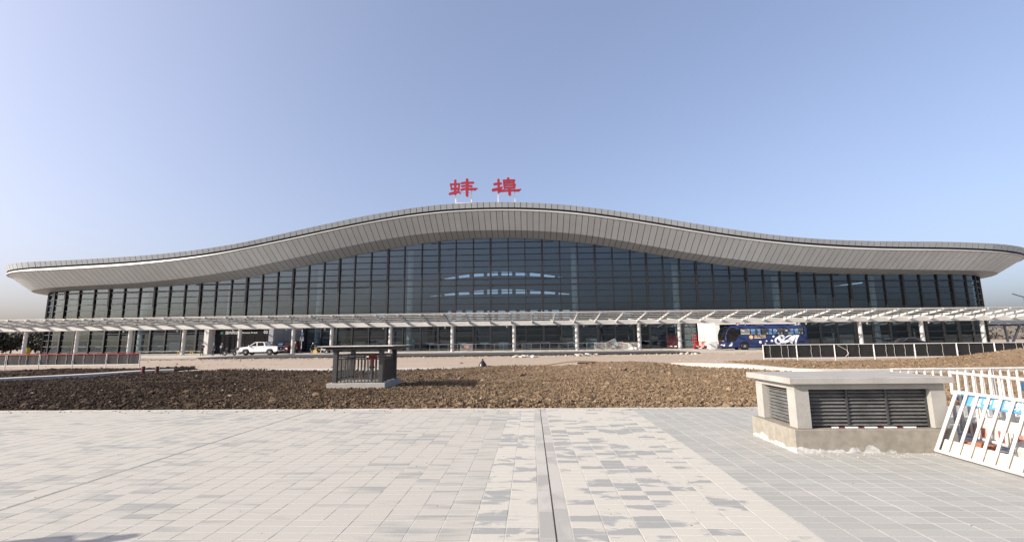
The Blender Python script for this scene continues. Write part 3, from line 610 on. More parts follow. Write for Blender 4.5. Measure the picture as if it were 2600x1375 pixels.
S2 = [([(1612, 440), (1700, 428), (1795, 422)], [30, 26, 24]), ([(1722, 325), (1726, 450), (1726, 570)], [34, 34, 34]),
      ([(1575, 605), (1680, 580), (1760, 558), (1812, 532)], [38, 36, 32, 24]),
      ([(1985, 295), (1985, 340)], [38, 40]), ([(1868, 345), (1872, 440), (1882, 550)], [30, 28, 26]), ([(1862, 345), (2000, 345), (2150, 340)], [26, 26, 26]),
      ([(2140, 345), (2130, 400), (2128, 440)], [28, 26, 26]), ([(1890, 412), (2000, 412), (2120, 408)], [18, 18, 18]), ([(1890, 474), (2000, 474), (2120, 474)], [20, 20, 20]),
      ([(2160, 460), (2155, 500), (2145, 545)], [30, 28, 26]), ([(1890, 544), (2000, 544), (2130, 542)], [22, 22, 22]),
      ([(1718, 655), (1790, 625), (1900, 625), (2050, 618), (2180, 620), (2265, 622), (2322, 590)], [30, 34, 26, 26, 28, 32, 10]), ([(2015, 560), (2018, 650), (2020, 725)], [38, 40, 40])]
char('rooftop_character', 'first red roof character, built of strokes, nearer the left of the pair', 0, S1, 780, dict(posts=[(566, 680, 1), (992, 600, 1)], r=(770, 650)))
char('rooftop_character', 'second red roof character, on the right with the square upper part', 0, S2, 1935, dict(posts=[(1706, 660, 0), (2158, 640, 0)], r=(740,)))

# ------------------------------------------------------------------ kerbside canopy
CX = [-83.68, -74.5, -65.72, -57.05, -48.46, -39.85, -31.74, -26.04, -17.46, -8.56, 0.21, 9.01, 17.7, 23.32, 31.54, 40.01, 48.57, 57.28, 66.03, 74.99, 83.7]
canopy = empty('roadside_canopy', (0, 65, 0), label='long white steel canopy on round posts along the terminal forecourt', cat='canopy'); canopy.location = (0, 0, 0)
def cy(x, d): return yf(x) - d
colm = MB().lathe([(0.34, 0), (0.34, 0.04), (0.25, 0.05), (0.25, 3.72), (0.25, 3.8)], n=18).mesh('column'); colm.materials.append(MATS['canopy_white']); colm.shade_smooth(); colm.set_sharp_from_angle(angle=R(40))
for x in CX: inst('column', colm, canopy, Matrix.Translation((x, cy(x, 14.9), Z1)))
xs = np.linspace(-92, 92, 120)
MB().loft([[(x, cy(x, 15.12), 3.86), (x, cy(x, 14.68), 3.86), (x, cy(x, 14.68), 4.42), (x, cy(x, 15.12), 4.42)] for x in xs]).build('edge_beam', 'canopy_white', canopy)
MB().loft([[(x, cy(x, 15.2), 3.80), (x, cy(x, 14.6), 3.80), (x, cy(x, 14.6), 3.86), (x, cy(x, 15.2), 3.86)] for x in xs]).build('beam_flange', 'canopy_white', canopy)
ribx = np.arange(-91.0, 91.1, 2.93)
rm_ = MB().hexa([(-.05, 0, -.36), (.05, 0, -.36), (.05, -5.2, .56), (-.05, -5.2, .56), (-.05, 0, -.02), (.05, 0, -.02), (.05, -5.2, .74), (-.05, -5.2, .74)]).mesh('rib'); rm_.materials.append(MATS['canopy_white'])
kn = MB().box(-.16, .16, -5.5, -5.0, .62, .84).mesh('rib_end'); kn.materials.append(MATS['steel_grey'])
rb_ = MB().hexa([(-.07, 0, -.3), (.07, 0, -.3), (.07, 4.5, .2), (-.07, 4.5, .2), (-.07, 0, .0), (.07, 0, .0), (.07, 4.5, .35), (-.07, 4.5, .35)]).mesh('rear_rib'); rb_.materials.append(MATS['canopy_white'])
for x in ribx:
    m = (x - 38) / 1030; rot = Matrix.Rotation(math.atan(m), 4, 'Z')
    inst('rib', rm_, canopy, Matrix.Translation((x, cy(x, 15.13), 4.42)) @ rot)
    inst('rib_end', kn, canopy, Matrix.Translation((x, cy(x, 15.13), 4.42)) @ rot)
    inst('rear_rib', rb_, canopy, Matrix.Translation((x, cy(x, 14.66), 4.42)) @ rot)
for i in range(len(ribx) - 1):
    xa, xb = ribx[i] + 0.09, ribx[i + 1] - 0.09
    for k, (t, w) in enumerate(((0.16, .20), (0.40, .20), (0.64, .20), (0.86, .18), (1.0, .12))):
        d = 15.13 + 5.2 * t; z = 4.42 + 0.74 * t + 0.05 - (0.0 if k < 4 else 0.02)
        MB().hexa([(xa, cy(xa, d + w / 2), z), (xb, cy(xb, d + w / 2), z), (xb, cy(xb, d - w / 2), z - .04), (xa, cy(xa, d - w / 2), z - .04),
                   (xa, cy(xa, d + w / 2), z + .06), (xb, cy(xb, d + w / 2), z + .06), (xb, cy(xb, d - w / 2), z + .02), (xa, cy(xa, d - w / 2), z + .02)]).build('slat', 'canopy_slat', canopy)
    # glazing clips on the outer slat show as dark dashes
clips = MB()
for x in np.arange(-90, 90, 0.62):
    clips.box(x - .12, x + .12, cy(x, 15.13 + 5.2) - .09, cy(x, 15.13 + 5.2) + .05, 5.215, 5.25)
    clips.box(x - .10, x + .10, cy(x, 15.13 + 3.3) - .09, cy(x, 15.13 + 3.3) + .09, 4.98, 5.03)
tag(clips.build('glazing_clips', 'steel_grey', canopy), kind='stuff')
MB().loft([[(x, cy(x, 20.4), 5.24), (x, cy(x, 20.36), 5.24), (x, cy(x, 20.36), 5.32), (x, cy(x, 20.4), 5.32)] for x in xs]).build('front_trim', 'canopy_white', canopy)
lampm = MB().lathe([(0.02, 0.16), (0.02, 0.05), (0.10, 0.04), (0.12, -0.06), (0.09, -0.16), (0.02, -0.2)], n=12).mesh('dome_camera'); lampm.materials.append(MATS['canopy_white']); lampm.shade_smooth()
for x in CX[3:-1]: inst('dome_camera', lampm, canopy, Matrix.Translation((x - 1.0 if x < 5 else x + 1.0, cy(x, 15.0), 3.66)))

# ------------------------------------------------------------------ paving: each near paver its own piece
def paver_mesh(nm, w, l, mat):
    g = 0.0045; c = 0.0015
    m = MB().loft([[(-w/2+g, -l/2+g, -0.03), (w/2-g, -l/2+g, -0.03), (w/2-g, l/2-g, -0.03), (-w/2+g, l/2-g, -0.03)],
                   [(-w/2+g, -l/2+g, -c), (w/2-g, -l/2+g, -c), (w/2-g, l/2-g, -c), (-w/2+g, l/2-g, -c)],
                   [(-w/2+g+c, -l/2+g+c, 0), (w/2-g-c, -l/2+g+c, 0), (w/2-g-c, l/2-g-c, 0), (-w/2+g+c, l/2-g-c, 0)]]).mesh(nm)
    m.materials.append(MATS[mat]); return m
PW, PL = 0.285, 0.1425
DR0, DR1 = 0.04, 0.32                                   # drain strip in paving coordinates (two stones and a slot)
zones = [('paver_left', -5.26, DR0 - 2 * PW, PW, PL, False), ('paver_mid', DR0 - 2 * PW, DR0, PW, PL, False), ('paver_mid', DR1, DR1 + 7 * PW, PW, PL, False), ('paver_right', DR1 + 7 * PW, DR1 + 51 * PW, PW, PL, False), ('paver_left', -5.30 - 48 * PW, -5.30, PW, PL, False)]
pieces = []
for mat, a0, a1, w, l, bond in zones:
    ncol = int(round((a1 - a0) / w)); w = (a1 - a0) / ncol
    for i in range(ncol):
        nrow = int((PB - 2.2) / l); off = (l / 2 if (bond and i % 2) else 0)
        for j in range(nrow + 1):
            b1 = PB - 0.12 - j * l - off; 
            if b1 - l < 2.0: break
            a = a0 + (i + 0.5) * w; b = b1 - l / 2; x, y = pav(a, b)
            if y < abs(x) * 0.45: continue
            pieces.append((mat, w, l, x, y, a, b))
def seen_size(p): 
    x, y = p[3], p[4]
    return -1 if y < 4.02 or abs(x) > 1.10 * (y * 0.9885 - 0.24) else p[1] * p[2] / (y ** 3)
pieces.sort(key=lambda p: -seen_size(p))
pm_cache = {}
near = pieces[:300]; far = pieces[300:]
for mat, w, l, x, y, a, b in near:
    key = (mat, round(w, 4), l)
    if key not in pm_cache: pm_cache[key] = paver_mesh('paver', w, l, mat)
    o = inst('paver', pm_cache[key], pavement, Matrix.Translation((x, y, random.uniform(-0.0008, 0.0008))) @ Matrix.Rotation(-PR + random.uniform(-.004, .004), 4, 'Z') @ Matrix.Rotation(random.uniform(-.004, .004), 4, 'X'))
for mat in ('paver_left', 'paver_mid', 'paver_right'):
    sel = [p for p in far if p[0] == mat]
    V, F = [], []
    g, c = 0.0045, 0.0015; cr, sr = math.cos(-PR), math.sin(-PR)
    for k, (_, w, l, x, y, a, b) in enumerate(sel):
        dz = random.uniform(-0.0008, 0.0008); tl = random.uniform(-.003, .003)
        for hw, hl, z in ((w/2-g, l/2-g, -0.03), (w/2-g, l/2-g, -c), (w/2-g-c, l/2-g-c, 0)):
            for sx, sy in ((-1, -1), (1, -1), (1, 1), (-1, 1)):
                px, py = sx * hw, sy * hl; V.append((x + px * cr - py * sr, y + px * sr + py * cr, z + dz + py * tl))
        k0 = k * 12
        for r_ in (0, 4):
            for q in range(4): F.append((k0 + r_ + q, k0 + r_ + (q + 1) % 4, k0 + r_ + 4 + (q + 1) % 4, k0 + r_ + 4 + q))
        F.append((k0 + 8, k0 + 9, k0 + 10, k0 + 11))
    bigmesh('far_pavers', V, F, mat, pavement, kind='stuff')
# drain: two rows of dark stones either side of a narrow slot
mid = (DR0 + DR1) / 2
for j in range(16):
    b1 = PB - 0.12 - j * 0.6; b0 = b1 - 0.592
    for a0, a1 in ((DR0 + .006, mid - .008), (mid + .008, DR1 - .006)):
        q = [pav(a0, b0), pav(a1, b0), pav(a1, b1), pav(a0, b1)]
        MB().hexa([(x, y, -0.03) for x, y in q] + [(x, y, -0.001) for x, y in q]).build('drain_stone', 'drain_stone', pavement)
q = [pav(mid - .006, 2), pav(mid + .006, 2), pav(mid + .006, PB - .1), pav(mid - .006, PB - .1)]
MB().add([(x, y, -0.0008) for x, y in q], [(0, 1, 2, 3)]).build('drain_slot', 'slot_dark', pavement)
q = [pav(-5.297, 2), pav(-5.263, 2), pav(-5.263, PB - .1), pav(-5.297, PB - .1)]
MB().add([(x, y, -0.0008) for x, y in q], [(0, 1, 2, 3)]).build('expansion_joint', 'joint_grey', pavement)
q = [pav(-5.30 - 20 * PW - .012, 2), pav(-5.30 - 20 * PW + .012, 2), pav(-5.30 - 20 * PW + .012, PB - .1), pav(-5.30 - 20 * PW - .012, PB - .1)]
MB().add([(x, y, 0.0012) for x, y in q], [(0, 1, 2, 3)]).build('expansion_joint', 'joint_grey', pavement)
# edging stones along the bed
for j in range(58):
    a0 = -23 + j * 0.8; q = [pav(a0 + .003, PB - .115), pav(a0 + .797, PB - .115), pav(a0 + .797, PB), pav(a0 + .003, PB)]
    MB().hexa([(x, y, -0.15) for x, y in q] + [(x, y, 0.012 + random.uniform(-.004, .004)) for x, y in q]).build('edging_stone', 'concrete_kerb', pavement)

# ------------------------------------------------------------------ planting beds: bare turned soil
def ss(t): t = np.clip(t, 0, 1); return t * t * (3 - 2 * t)
def fbm(x, y, seed=0, octs=4):
    r_ = np.random.default_rng(seed); o = np.zeros_like(x); amp = 1.0; fr = 0.35
    for _ in range(octs):
        for _ in range(3):
            a = r_.uniform(0, 6.28); p = r_.uniform(0, 6.28); o += amp * np.sin((x * math.cos(a) + y * math.sin(a)) * fr * r_.uniform(.7, 1.4) + p) / 3
        amp *= 0.55; fr *= 2.1
    return o
def soil_h(x, y):
    edge = pav(0, PB)[1] - x * PR
    h = 0.10 * ss((y - edge) / 0.8) + 0.075 * fbm(x, y, 3) * ss((y - edge) / 2)
    h = h + 0.36 * np.exp(-((x - 6.2) / 3.2) ** 2 - ((y - 24.2) / 2.4) ** 2) + 0.10 * np.exp(-((x + 3) / 5) ** 2 - ((y - 23) / 3) ** 2)
    h = h + 0.92 * np.exp(-((x - 33.0) / 6.4) ** 2 - ((y - 27) / 3.5) ** 2) * (x > -50) + 0.12 * np.exp(-((x - 20) / 6) ** 2 - ((y - 27) / 2) ** 2)
    h = h + 0.10 * np.exp(-((x + 24) / 8) ** 2 - ((y - 17) / 4) ** 2)
    return h
SB = 27.0                       # back edge of the big bed
def soil_mask(x, y):
    edge = pav(0, PB)[1] - x * PR + 0.02
    back = 27.2 + 0.6 * np.sin(x * 0.21 + 1.0) * (np.abs(x) < 14)
    back = np.where(x < -21, 31.4, back); back = np.where(x > 14, 31.2, back)
    return (y > edge) & (y < back)
nx, ny = 620, 170
gx = np.linspace(-46, 46, nx); gy = np.linspace(10.0, 33, ny); X, Y = np.meshgrid(gx, gy)
edge = pav(0, PB)[1] - X * PR
bk = np.where(X < -21, 31.4, np.where(X > 14, 31.2, 27.2 + 0.6 * np.sin(X * 0.21 + 1.0)))
Yc = edge + 0.01 + (Y - 10.0) / 23.0 * (bk - edge)
Z = soil_h(X, Yc) + 0.025 * fbm(X * 6, Yc * 6, 9, 3) + rng.uniform(-0.018, 0.018, X.shape)
Z = Z * ss((bk - Yc) / 0.7) - 0.03
V = np.c_[X.ravel(), Yc.ravel(), Z.ravel()]
ii = (np.arange(ny - 1)[:, None] * nx + np.arange(nx - 1)[None, :]).ravel()
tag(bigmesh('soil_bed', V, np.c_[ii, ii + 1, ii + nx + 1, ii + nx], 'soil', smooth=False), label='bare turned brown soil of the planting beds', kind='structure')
# clods: thousands of lumps, one mass
ph = (1 + 5 ** .5) / 2
ICO = np.array([(-1, ph, 0), (1, ph, 0), (-1, -ph, 0), (1, -ph, 0), (0, -1, ph), (0, 1, ph), (0, -1, -ph), (0, 1, -ph), (ph, 0, -1), (ph, 0, 1), (-ph, 0, -1), (-ph, 0, 1)]) / 1.9
ICF = np.array([(0, 11, 5), (0, 5, 1), (0, 1, 7), (0, 7, 10), (0, 10, 11), (1, 5, 9), (5, 11, 4), (11, 10, 2), (10, 7, 6), (7, 1, 8), (3, 9, 4), (3, 4, 2), (3, 2, 6), (3, 6, 8), (3, 8, 9), (4, 9, 5), (2, 4, 11), (6, 2, 10), (8, 6, 7), (9, 8, 1)])
OCT = np.array([(1, 0, 0), (0, 1, 0), (-1, 0, 0), (0, -1, 0), (0, 0, 1), (0, 0, -1)], float)
OCF = np.array([(0, 1, 4), (1, 2, 4), (2, 3, 4), (3, 0, 4), (1, 0, 5), (2, 1, 5), (3, 2, 5), (0, 3, 5)])
def scatter(name, mat, xy, z, size, flat=(0.6, 0.9), label=None, parent=None, shape=None):
    ico, icf = shape if shape else (ICO, ICF); nv = len(ico)
    n = len(size); v = np.repeat(ico[None], n, 0) * rng.uniform(0.5, 1.4, (n, nv, 1))
    sc = np.stack([size * rng.uniform(.8, 1.35, n), size * rng.uniform(.8, 1.35, n), size * rng.uniform(*flat, n)], 1); v = v * sc[:, None]
    a = rng.uniform(0, 6.28, n); b = rng.uniform(-.6, .6, n)
    v = np.stack([v[..., 0], v[..., 1] * np.cos(b)[:, None] - v[..., 2] * np.sin(b)[:, None], v[..., 1] * np.sin(b)[:, None] + v[..., 2] * np.cos(b)[:, None]], -1)
    v = np.stack([v[..., 0] * np.cos(a)[:, None] - v[..., 1] * np.sin(a)[:, None], v[..., 0] * np.sin(a)[:, None] + v[..., 1] * np.cos(a)[:, None], v[..., 2]], -1)
    v = v + np.stack([xy[:, 0], xy[:, 1], z], 1)[:, None]
    F = (icf[None] + (np.arange(n) * nv)[:, None, None]).reshape(-1, 3)
    o = bigmesh(name, v.reshape(-1, 3), F, mat, parent, kind='stuff')
    if label: tag(o, label=label)
    return o
def pts_in(n, x0, x1, y0, y1):
    p = np.c_[rng.uniform(x0, x1, n), rng.uniform(y0, y1, n)]; p = p[soil_mask(p[:, 0], p[:, 1])]
    return p[~((p[:, 0] > -6.3) & (p[:, 0] < -4.15) & (p[:, 1] > 15.5) & (p[:, 1] < 17.8))]
P1 = np.concatenate([pts_in(46000, -20, 20, 11.2, 17), pts_in(46000, -32, 32, 15, 31.5), pts_in(6000, -18, 18, 11.3, 12.6)])
sz = np.clip(rng.lognormal(-3.55, 0.48, len(P1)), 0.012, 0.12)
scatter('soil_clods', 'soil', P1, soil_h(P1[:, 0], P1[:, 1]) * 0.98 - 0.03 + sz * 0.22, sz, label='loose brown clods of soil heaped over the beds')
P2 = np.concatenate([pts_in(70000, -20, 20, 11.2, 18), pts_in(40000, -30, 30, 16, 31.5)])
sz = np.clip(rng.lognormal(-3.95, 0.4, len(P2)), 0.01, 0.06)
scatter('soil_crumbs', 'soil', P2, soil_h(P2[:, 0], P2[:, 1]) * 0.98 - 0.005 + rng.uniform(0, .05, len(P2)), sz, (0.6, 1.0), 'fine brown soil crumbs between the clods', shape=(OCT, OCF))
n = 150; P3 = pts_in(n, -18, 20, 11.5, 26); sz = np.clip(rng.lognormal(-3.5, .45, len(P3)), .02, .07)
scatter('pale_stones', 'road_dirt', P3, soil_h(P3[:, 0], P3[:, 1]) + .03, sz, (0.4, 0.8), 'pale stones and mortar lumps lying in the soil')
n = 260; P4 = np.c_[rng.uniform(-14, 9, n), PB - .02 - rng.uniform(0, 1, n) ** 3 * .5]; P4[:, 1] -= P4[:, 0] * PR
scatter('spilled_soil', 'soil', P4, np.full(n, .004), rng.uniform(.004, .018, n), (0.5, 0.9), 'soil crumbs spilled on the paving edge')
n = 130; P5 = np.c_[rng.uniform(-8, 7, n), rng.uniform(3.6, 10.5, n)]
scatter('paving_grit', 'bark', P5, np.full(n, .001), rng.uniform(.002, .007, n), (0.4, 0.8), 'specks of grit on the paving')
# concrete edging ribbon between the beds and the wide footway behind
def ribbon(name, mat, pts, w, z0, z1):
    pts = [Vector((*p, 0)) for p in pts]; rings = []
    for i, p in enumerate(pts):
        d = (pts[min(i + 1, len(pts) - 1)] - pts[max(i - 1, 0)]).normalized(); nn = Vector((-d.y, d.x, 0)) * w / 2
        a, b = p - nn, p + nn; rings.append([(a.x, a.y, z0), (b.x, b.y, z0), (b.x, b.y, z1), (a.x, a.y, z1)])
    return tag(MB().loft(rings).build(name, mat), kind='structure')
def smooth_pts(p, n=6):
    out = []
    for i in range(len(p) - 1):
        p0, p1, p2, p3 = [np.array(p[max(0, min(len(p) - 1, k))], float) for k in (i - 1, i, i + 1, i + 2)]
        for t in np.linspace(0, 1, n, endpoint=False): out.append(tuple(0.5 * (2*p1 + (p2-p0)*t + (2*p0-5*p1+4*p2-p3)*t*t + (3*p1-p0-3*p2+p3)*t**3)))
    return out + [tuple(p[-1])]
ribbon('bed_edging_west', 'concrete_kerb', smooth_pts([(-25.5, 17.5), (-23.5, 21.4), (-22.3, 23.2), (-21.6, 24.8), (-21.2, 26.6), (-20.0, 27.6)]), 0.9, -0.05, 0.17)
ribbon('bed_edging_east', 'concrete_kerb', smooth_pts([(9.5, 27.9), (11.6, 26.6), (12.5, 25.0), (12.7, 22.8), (13.1, 21.2), (14.6, 20.6), (18, 20.3), (26, 20.2)]), 0.5, -0.05, 0.24)
ribbon('footway', 'concrete_kerb', smooth_pts([(-20.0, 28.0), (-14, 28.5), (-7, 28.0), (-2, 27.9), (4, 28.5), (9.5, 28.3)]), 1.5, -0.05, 0.045)
# gravel and rubble along the edge of the asphalt
n = 5200; Q = np.c_[rng.uniform(-60, 60, n), rng.uniform(0, 1, n)]; Q[:, 1] = np.array([asph0(x) for x in Q[:, 0]]) - 0.15 - 4.2 * Q[:, 1] ** 1.5
sz = np.clip(rng.lognormal(-3.3, .5, n), .015, .13)
scatter('road_gravel', 'road_dirt', Q, np.full(n, G0 + .04), sz, label='loose gravel along the asphalt edge')
n = 900; Q = np.c_[rng.uniform(-40, 40, n), rng.uniform(29.5, 46, n)]; sz = np.clip(rng.lognormal(-3.6, .5, n), .012, .12)
scatter('road_stones', 'road_dirt', Q, np.full(n, G0 + .035), sz, label='scattered small stones on the bare road')

# ------------------------------------------------------------------ valve shelter in the bed
pv = empty('valve_shelter', (-5.22, 16.65, 0.0), -PR * 0.5, label='small dark railed shelter on a concrete plinth in the soil bed', cat='shelter')
MB().cbox(-0.98, 0.98, -1.0, 1.0, -0.1, 0.27, 0.012).build('plinth', 'render_wall', pv)
for sx in (-1, 1):
    for sy in (-1, 1):
        x, y = sx * 0.78, sy * 0.80; MB().cbox(x - .075, x + .075, y - .075, y + .075, 0.27, 1.38, 0.008).build('post', 'pavilion_metal', pv)
MB().box(-1.02, 1.10, -1.12, 1.12, 1.37, 1.41).build('roof_soffit', 'pavilion_metal', pv)
MB().hexa([(-1.06, -1.16, 1.41), (1.14, -1.16, 1.41), (1.14, 1.16, 1.41), (-1.06, 1.16, 1.41), (-1.2, -1.3, 1.475), (1.28, -1.3, 1.475), (1.28, 1.3, 1.475), (-1.2, 1.3, 1.475)]).build('roof', 'pavilion_metal', pv)
MB().box(-1.22, 1.30, -1.32, 1.32, 1.477, 1.50).build('roof_cap', 'white_dirty', pv)
sides = [((-.7, -.8), (.7, -.8)), ((-.7, .8), (.7, .8)), ((-.78, -.72), (-.78, .72)), ((.78, -.72), (.78, .72))]
for a, b in sides:
    for z, w in ((0.39, .035), (1.05, .035), (1.19, .04)): MB().bar((*a, z), (*b, z), w).build('rail', 'pavilion_metal', pv)
    for k in range(1, 12):
        t = k / 12; x, y = a[0] + (b[0] - a[0]) * t, a[1] + (b[1] - a[1]) * t
        MB().bar((x, y, 0.28), (x, y, 1.05), .028).build('baluster', 'pavilion_metal', pv)
    for t in (.25, .75):
        x, y = a[0] + (b[0] - a[0]) * t, a[1] + (b[1] - a[1]) * t; MB().bar((x, y, 1.05), (x, y, 1.19), .03).build('rail_spacer', 'pavilion_metal', pv)
hy = empty('gate_valve', (-5.05, 16.75, 0.27), label='red gate valve on a dark pipe inside the railed shelter', cat='valve')
MB().lathe([(.06, 0), (.06, .42), (.10, .44), (.10, .48), (.055, .5)], n=12).build('pipe', 'pavilion_metal', hy, smooth=True)
MB().lathe([(.05, .5), (.05, .72), (.09, .74), (.1, .86), (.13, .88), (.13, .93), (.05, .95)], n=12).build('valve_body', 'red_paint', hy, smooth=True)
MB().lathe([(.04, -.14), (.08, -.12), (.08, .12), (.04, .14)], (.02, 0, .84), 10, 'x').build('outlet', 'red_paint', hy, smooth=True)
MB().tube([(.1, .1, 0), (.12, .1, .3), (.1, .1, .55)], .02, 6).build('branch_pipe', 'steel_grey', hy)

# ------------------------------------------------------------------ ventilation shaft head, right foreground
vh = empty('ventilation_shaft', (3.99, 6.79, 0), -PR, label='low concrete ventilation shaft with dark louvres on a stained plinth', cat='vent')
VW, VD = 2.23, 1.28
MB().cbox(0, VW, 0, VD, 0, 0.315, 0.006).build('plinth', 'plinth', vh)
i0, i1, j0, j1 = 0.08, VW - 0.04, 0.06, VD - 0.06; pw = 0.205
for (x, y) in ((i0, j0), (i1 - pw, j0), (i0, j1 - pw), (i1 - pw, j1 - pw)):
    MB().cbox(x, x + pw, y, y + pw, 0.322, 0.862, 0.004).build('pier', 'render_wall', vh)
MB().box(i0 + .004, i1 - .004, j0 + .004, j0 + .2, 0.864, 0.948).build('lintel', 'render_wall', vh)
MB().box(i0 + .004, i0 + .2, j0 + .204, j1 - .004, 0.864, 0.948).build('lintel', 'render_wall', vh)
MB().box(i1 - .2, i1 - .004, j0 + .204, j1 - .004, 0.864, 0.948).build('lintel', 'render_wall', vh)
MB().cbox(-0.02, VW + 0.04, -0.03, VD + 0.04, 0.95, 1.035, 0.006).build('cap_slab', 'render_wall', vh)
MB().box(i0 + pw, i1 - pw, j0 + .19, j0 + .2, .32, .862).build('louvre_back', 'slot_dark', vh)
MB().box(i0 + .19, i0 + .2, j0 + pw, j1 - pw, .32, .862).build('louvre_back', 'slot_dark', vh)
xa, xb = i0 + pw + .012, i1 - pw - .012; ns = 10
bays = np.linspace(xa, xb, 4)
for k in range(ns):
    z = 0.345 + k * 0.0515
    for q in range(3):
        x0_, x1_ = bays[q] + .014, bays[q + 1] - .014
        MB().hexa([(x0_, j0 + .085, z), (x1_, j0 + .085, z), (x1_, j0 + .15, z + .045), (x0_, j0 + .15, z + .045), (x0_, j0 + .083, z + .006), (x1_, j0 + .083, z + .006), (x1_, j0 + .148, z + .051), (x0_, j0 + .148, z + .051)]).build('louvre', 'louver', vh)
    y0_, y1_ = j0 + pw + .012, j1 - pw - .012
    MB().hexa([(i0 + .085, y0_, z), (i0 + .085, y1_, z), (i0 + .15, y1_, z + .045), (i0 + .15, y0_, z + .045), (i0 + .083, y0_, z + .006), (i0 + .083, y1_, z + .006), (i0 + .148, y1_, z + .051), (i0 + .148, y0_, z + .051)]).build('louvre', 'louver', vh)
for x in bays: MB().box(x - .012, x + .012, j0 + .075, j0 + .16, .33, .86).build('louvre_frame', 'pavilion_metal', vh)
for k in range(13):                                      # red and white tape along the sill
    x = xa + .3 + k * .09; MB().box(x, x + .088, j0 + .05, j0 + .07, .318, .334).build('marker_tape', 'dark_red' if k % 3 == 1 else 'sign_white', vh)
# crumbs of mortar at the foot
n = 60; Q = np.c_[rng.uniform(3.9, 6.1, n), 6.72 - rng.uniform(0, 1, n) ** 2 * .25]; scatter('mortar_crumbs', 'concrete', Q, np.zeros(n), rng.uniform(.003, .011, n), label='mortar crumbs at the foot of the shaft')

# ------------------------------------------------------------------ white crowd-control barriers
def barrier(label, loc, ax, upv, w=1.8, h=1.0, bars=11, r=.019, feet=True, boards=(), group='white steel barriers', name='crowd_barrier', cat='barrier'):
    a = Vector(ax).normalized(); u = (Vector(upv) - a * a.dot(Vector(upv))).normalized(); n_ = u.cross(a)
    o = empty(name, loc); o.matrix_world = Matrix(((a.x, n_.x, u.x, loc[0]), (a.y, n_.y, u.y, loc[1]), (a.z, n_.z, u.z, loc[2]), (0, 0, 0, 1)))
    tag(o, label, cat, group)
    b0 = 0.0 if not feet else .12
    MB().tube([(0, 0, b0 if feet else 0), (0, 0, h)], r * 1.25, 8).build('end_post', 'white_dirty', o, smooth=True)
    MB().tube([(w, 0, b0 if feet else 0), (w, 0, h)], r * 1.25, 8).build('end_post', 'white_dirty', o, smooth=True)
    MB().tube([(-.02, 0, h), (w + .02, 0, h)], r * 1.25, 8).build('top_rail', 'white_dirty', o, smooth=True)
    MB().tube([(-.02, 0, b0 + .01), (w + .02, 0, b0 + .01)], r * 1.2, 8).build('bottom_rail', 'white_dirty', o, smooth=True)
    for k in range(1, bars + 1):
        x = w * k / (bars + 1); MB().tube([(x, 0, b0 + .012), (x, 0, h - .005)], r, 7).build('bar', 'white_dirty', o, smooth=True)
    if feet:
        for x in (.12, w - .12):
            MB().bar((x, -.28, .02), (x, .28, .02), .04).build('foot', 'white_dirty', o); MB().bar((x, 0, .02), (x, 0, b0 + .03), .035).build('foot_stem', 'white_dirty', o)
    for nm, mat, x0, x1, z0, z1, yy in boards:
        MB().box(x0, x1, yy, yy + .012, z0, z1).build(nm, mat, o)
    return o
LB = barrier('leaning white barrier in front with blue lettered board on its back', (5.88, 6.70, 0.03), (-.07, -1, 0), (.43, 0, .9), w=1.95, h=.88, bars=11, feet=False,
             boards=(('kick_board', 'board_beige', .03, 1.92, .02, .20, .028), ('mid_board', 'board_beige', .42, 1.92, .46, .60, .033), ('name_board', 'blue_board', .12, 1.92, .715, .865, .028)))
# the board hangs behind the bars; the lettering faces the camera side
LT = Matrix(((1, 0, 0, 0), (0, 0, -1, 0), (0, 1, 0, 0), (0, 0, 0, 1)))
NB = [c for c in LB.children if c.name.startswith('name_board')][0]
ROT_IN = Matrix(((1, 0, 0, 0), (0, 0, 1, 0), (0, 1, 0, 0), (0, 0, 0, 1)))
def facing(a_sign): return ROT_IN
def board_text(body, size, x, z, yy):
    m = Matrix.Translation((x, yy, z)) @ Matrix(((1, 0, 0, 0), (0, 0, -1, 0), (0, 1, 0, 0), (0, 0, 0, 1)))
    return text('board_lettering', body, size, 'sign_white', NB, m, .002)
b2 = barrier('white barrier standing behind the leaning one, with striped board', (6.87, 7.42, 0.0), (-.2, -1, 0), (.03, 0, 1), w=2.0, h=1.04, bars=12,
             boards=(('blue_panel', 'blue_board', .03, .62, .62, .78, .03),))
for k in range(14): B('striped_board', 'pink_stripe' if k % 2 else 'white_dirty', b2, .03 + k * .14, .03 + k * .14 + .138, .03, .042, .16, .33)
barrier('upright white barrier along the back, its end beside the shaft', (7.15, 8.85, 0), (1, -.02, 0), (0, 0, 1), w=1.8, h=1.0, boards=(('blue_panel', 'blue_board', .45, .95, .60, .76, .03),))
barrier('upright white barrier at the right frame edge, next in the back row', (9.01, 8.83, 0), (1, -.02, 0), (0, 0, 1), w=1.8, h=1.0, boards=(('blue_panel', 'blue_board', .5, 1.0, .58, .74, .03),))
for k in range(7):
    o = MB().cbox(-.12, .12, -.055, .055, 0, .055, .004).build('brick', 'brick'); o.location = (6.33 + (k % 3) * .12, 6.9 - (k // 3) * .15 - (k % 2) * .05, .002 + .0562 * (k // 3 if k > 3 else 0)); o.rotation_euler = (0, 0, .3 + k * .35)
    tag(o, 'loose red brick in the small pile behind the leaning barrier', 'brick', 'bricks beside the shaft')
sk = MB().lathe([(.16, 0), (.27, .05), (.29, .14), (.22, .24), (.10, .30), (.04, .31)], n=14).build('sand_sack', 'sack', smooth=True); sk.location = (6.75, 6.1, 0); tag(sk, 'crumpled pale sack lying behind the leaning barrier', 'sack')
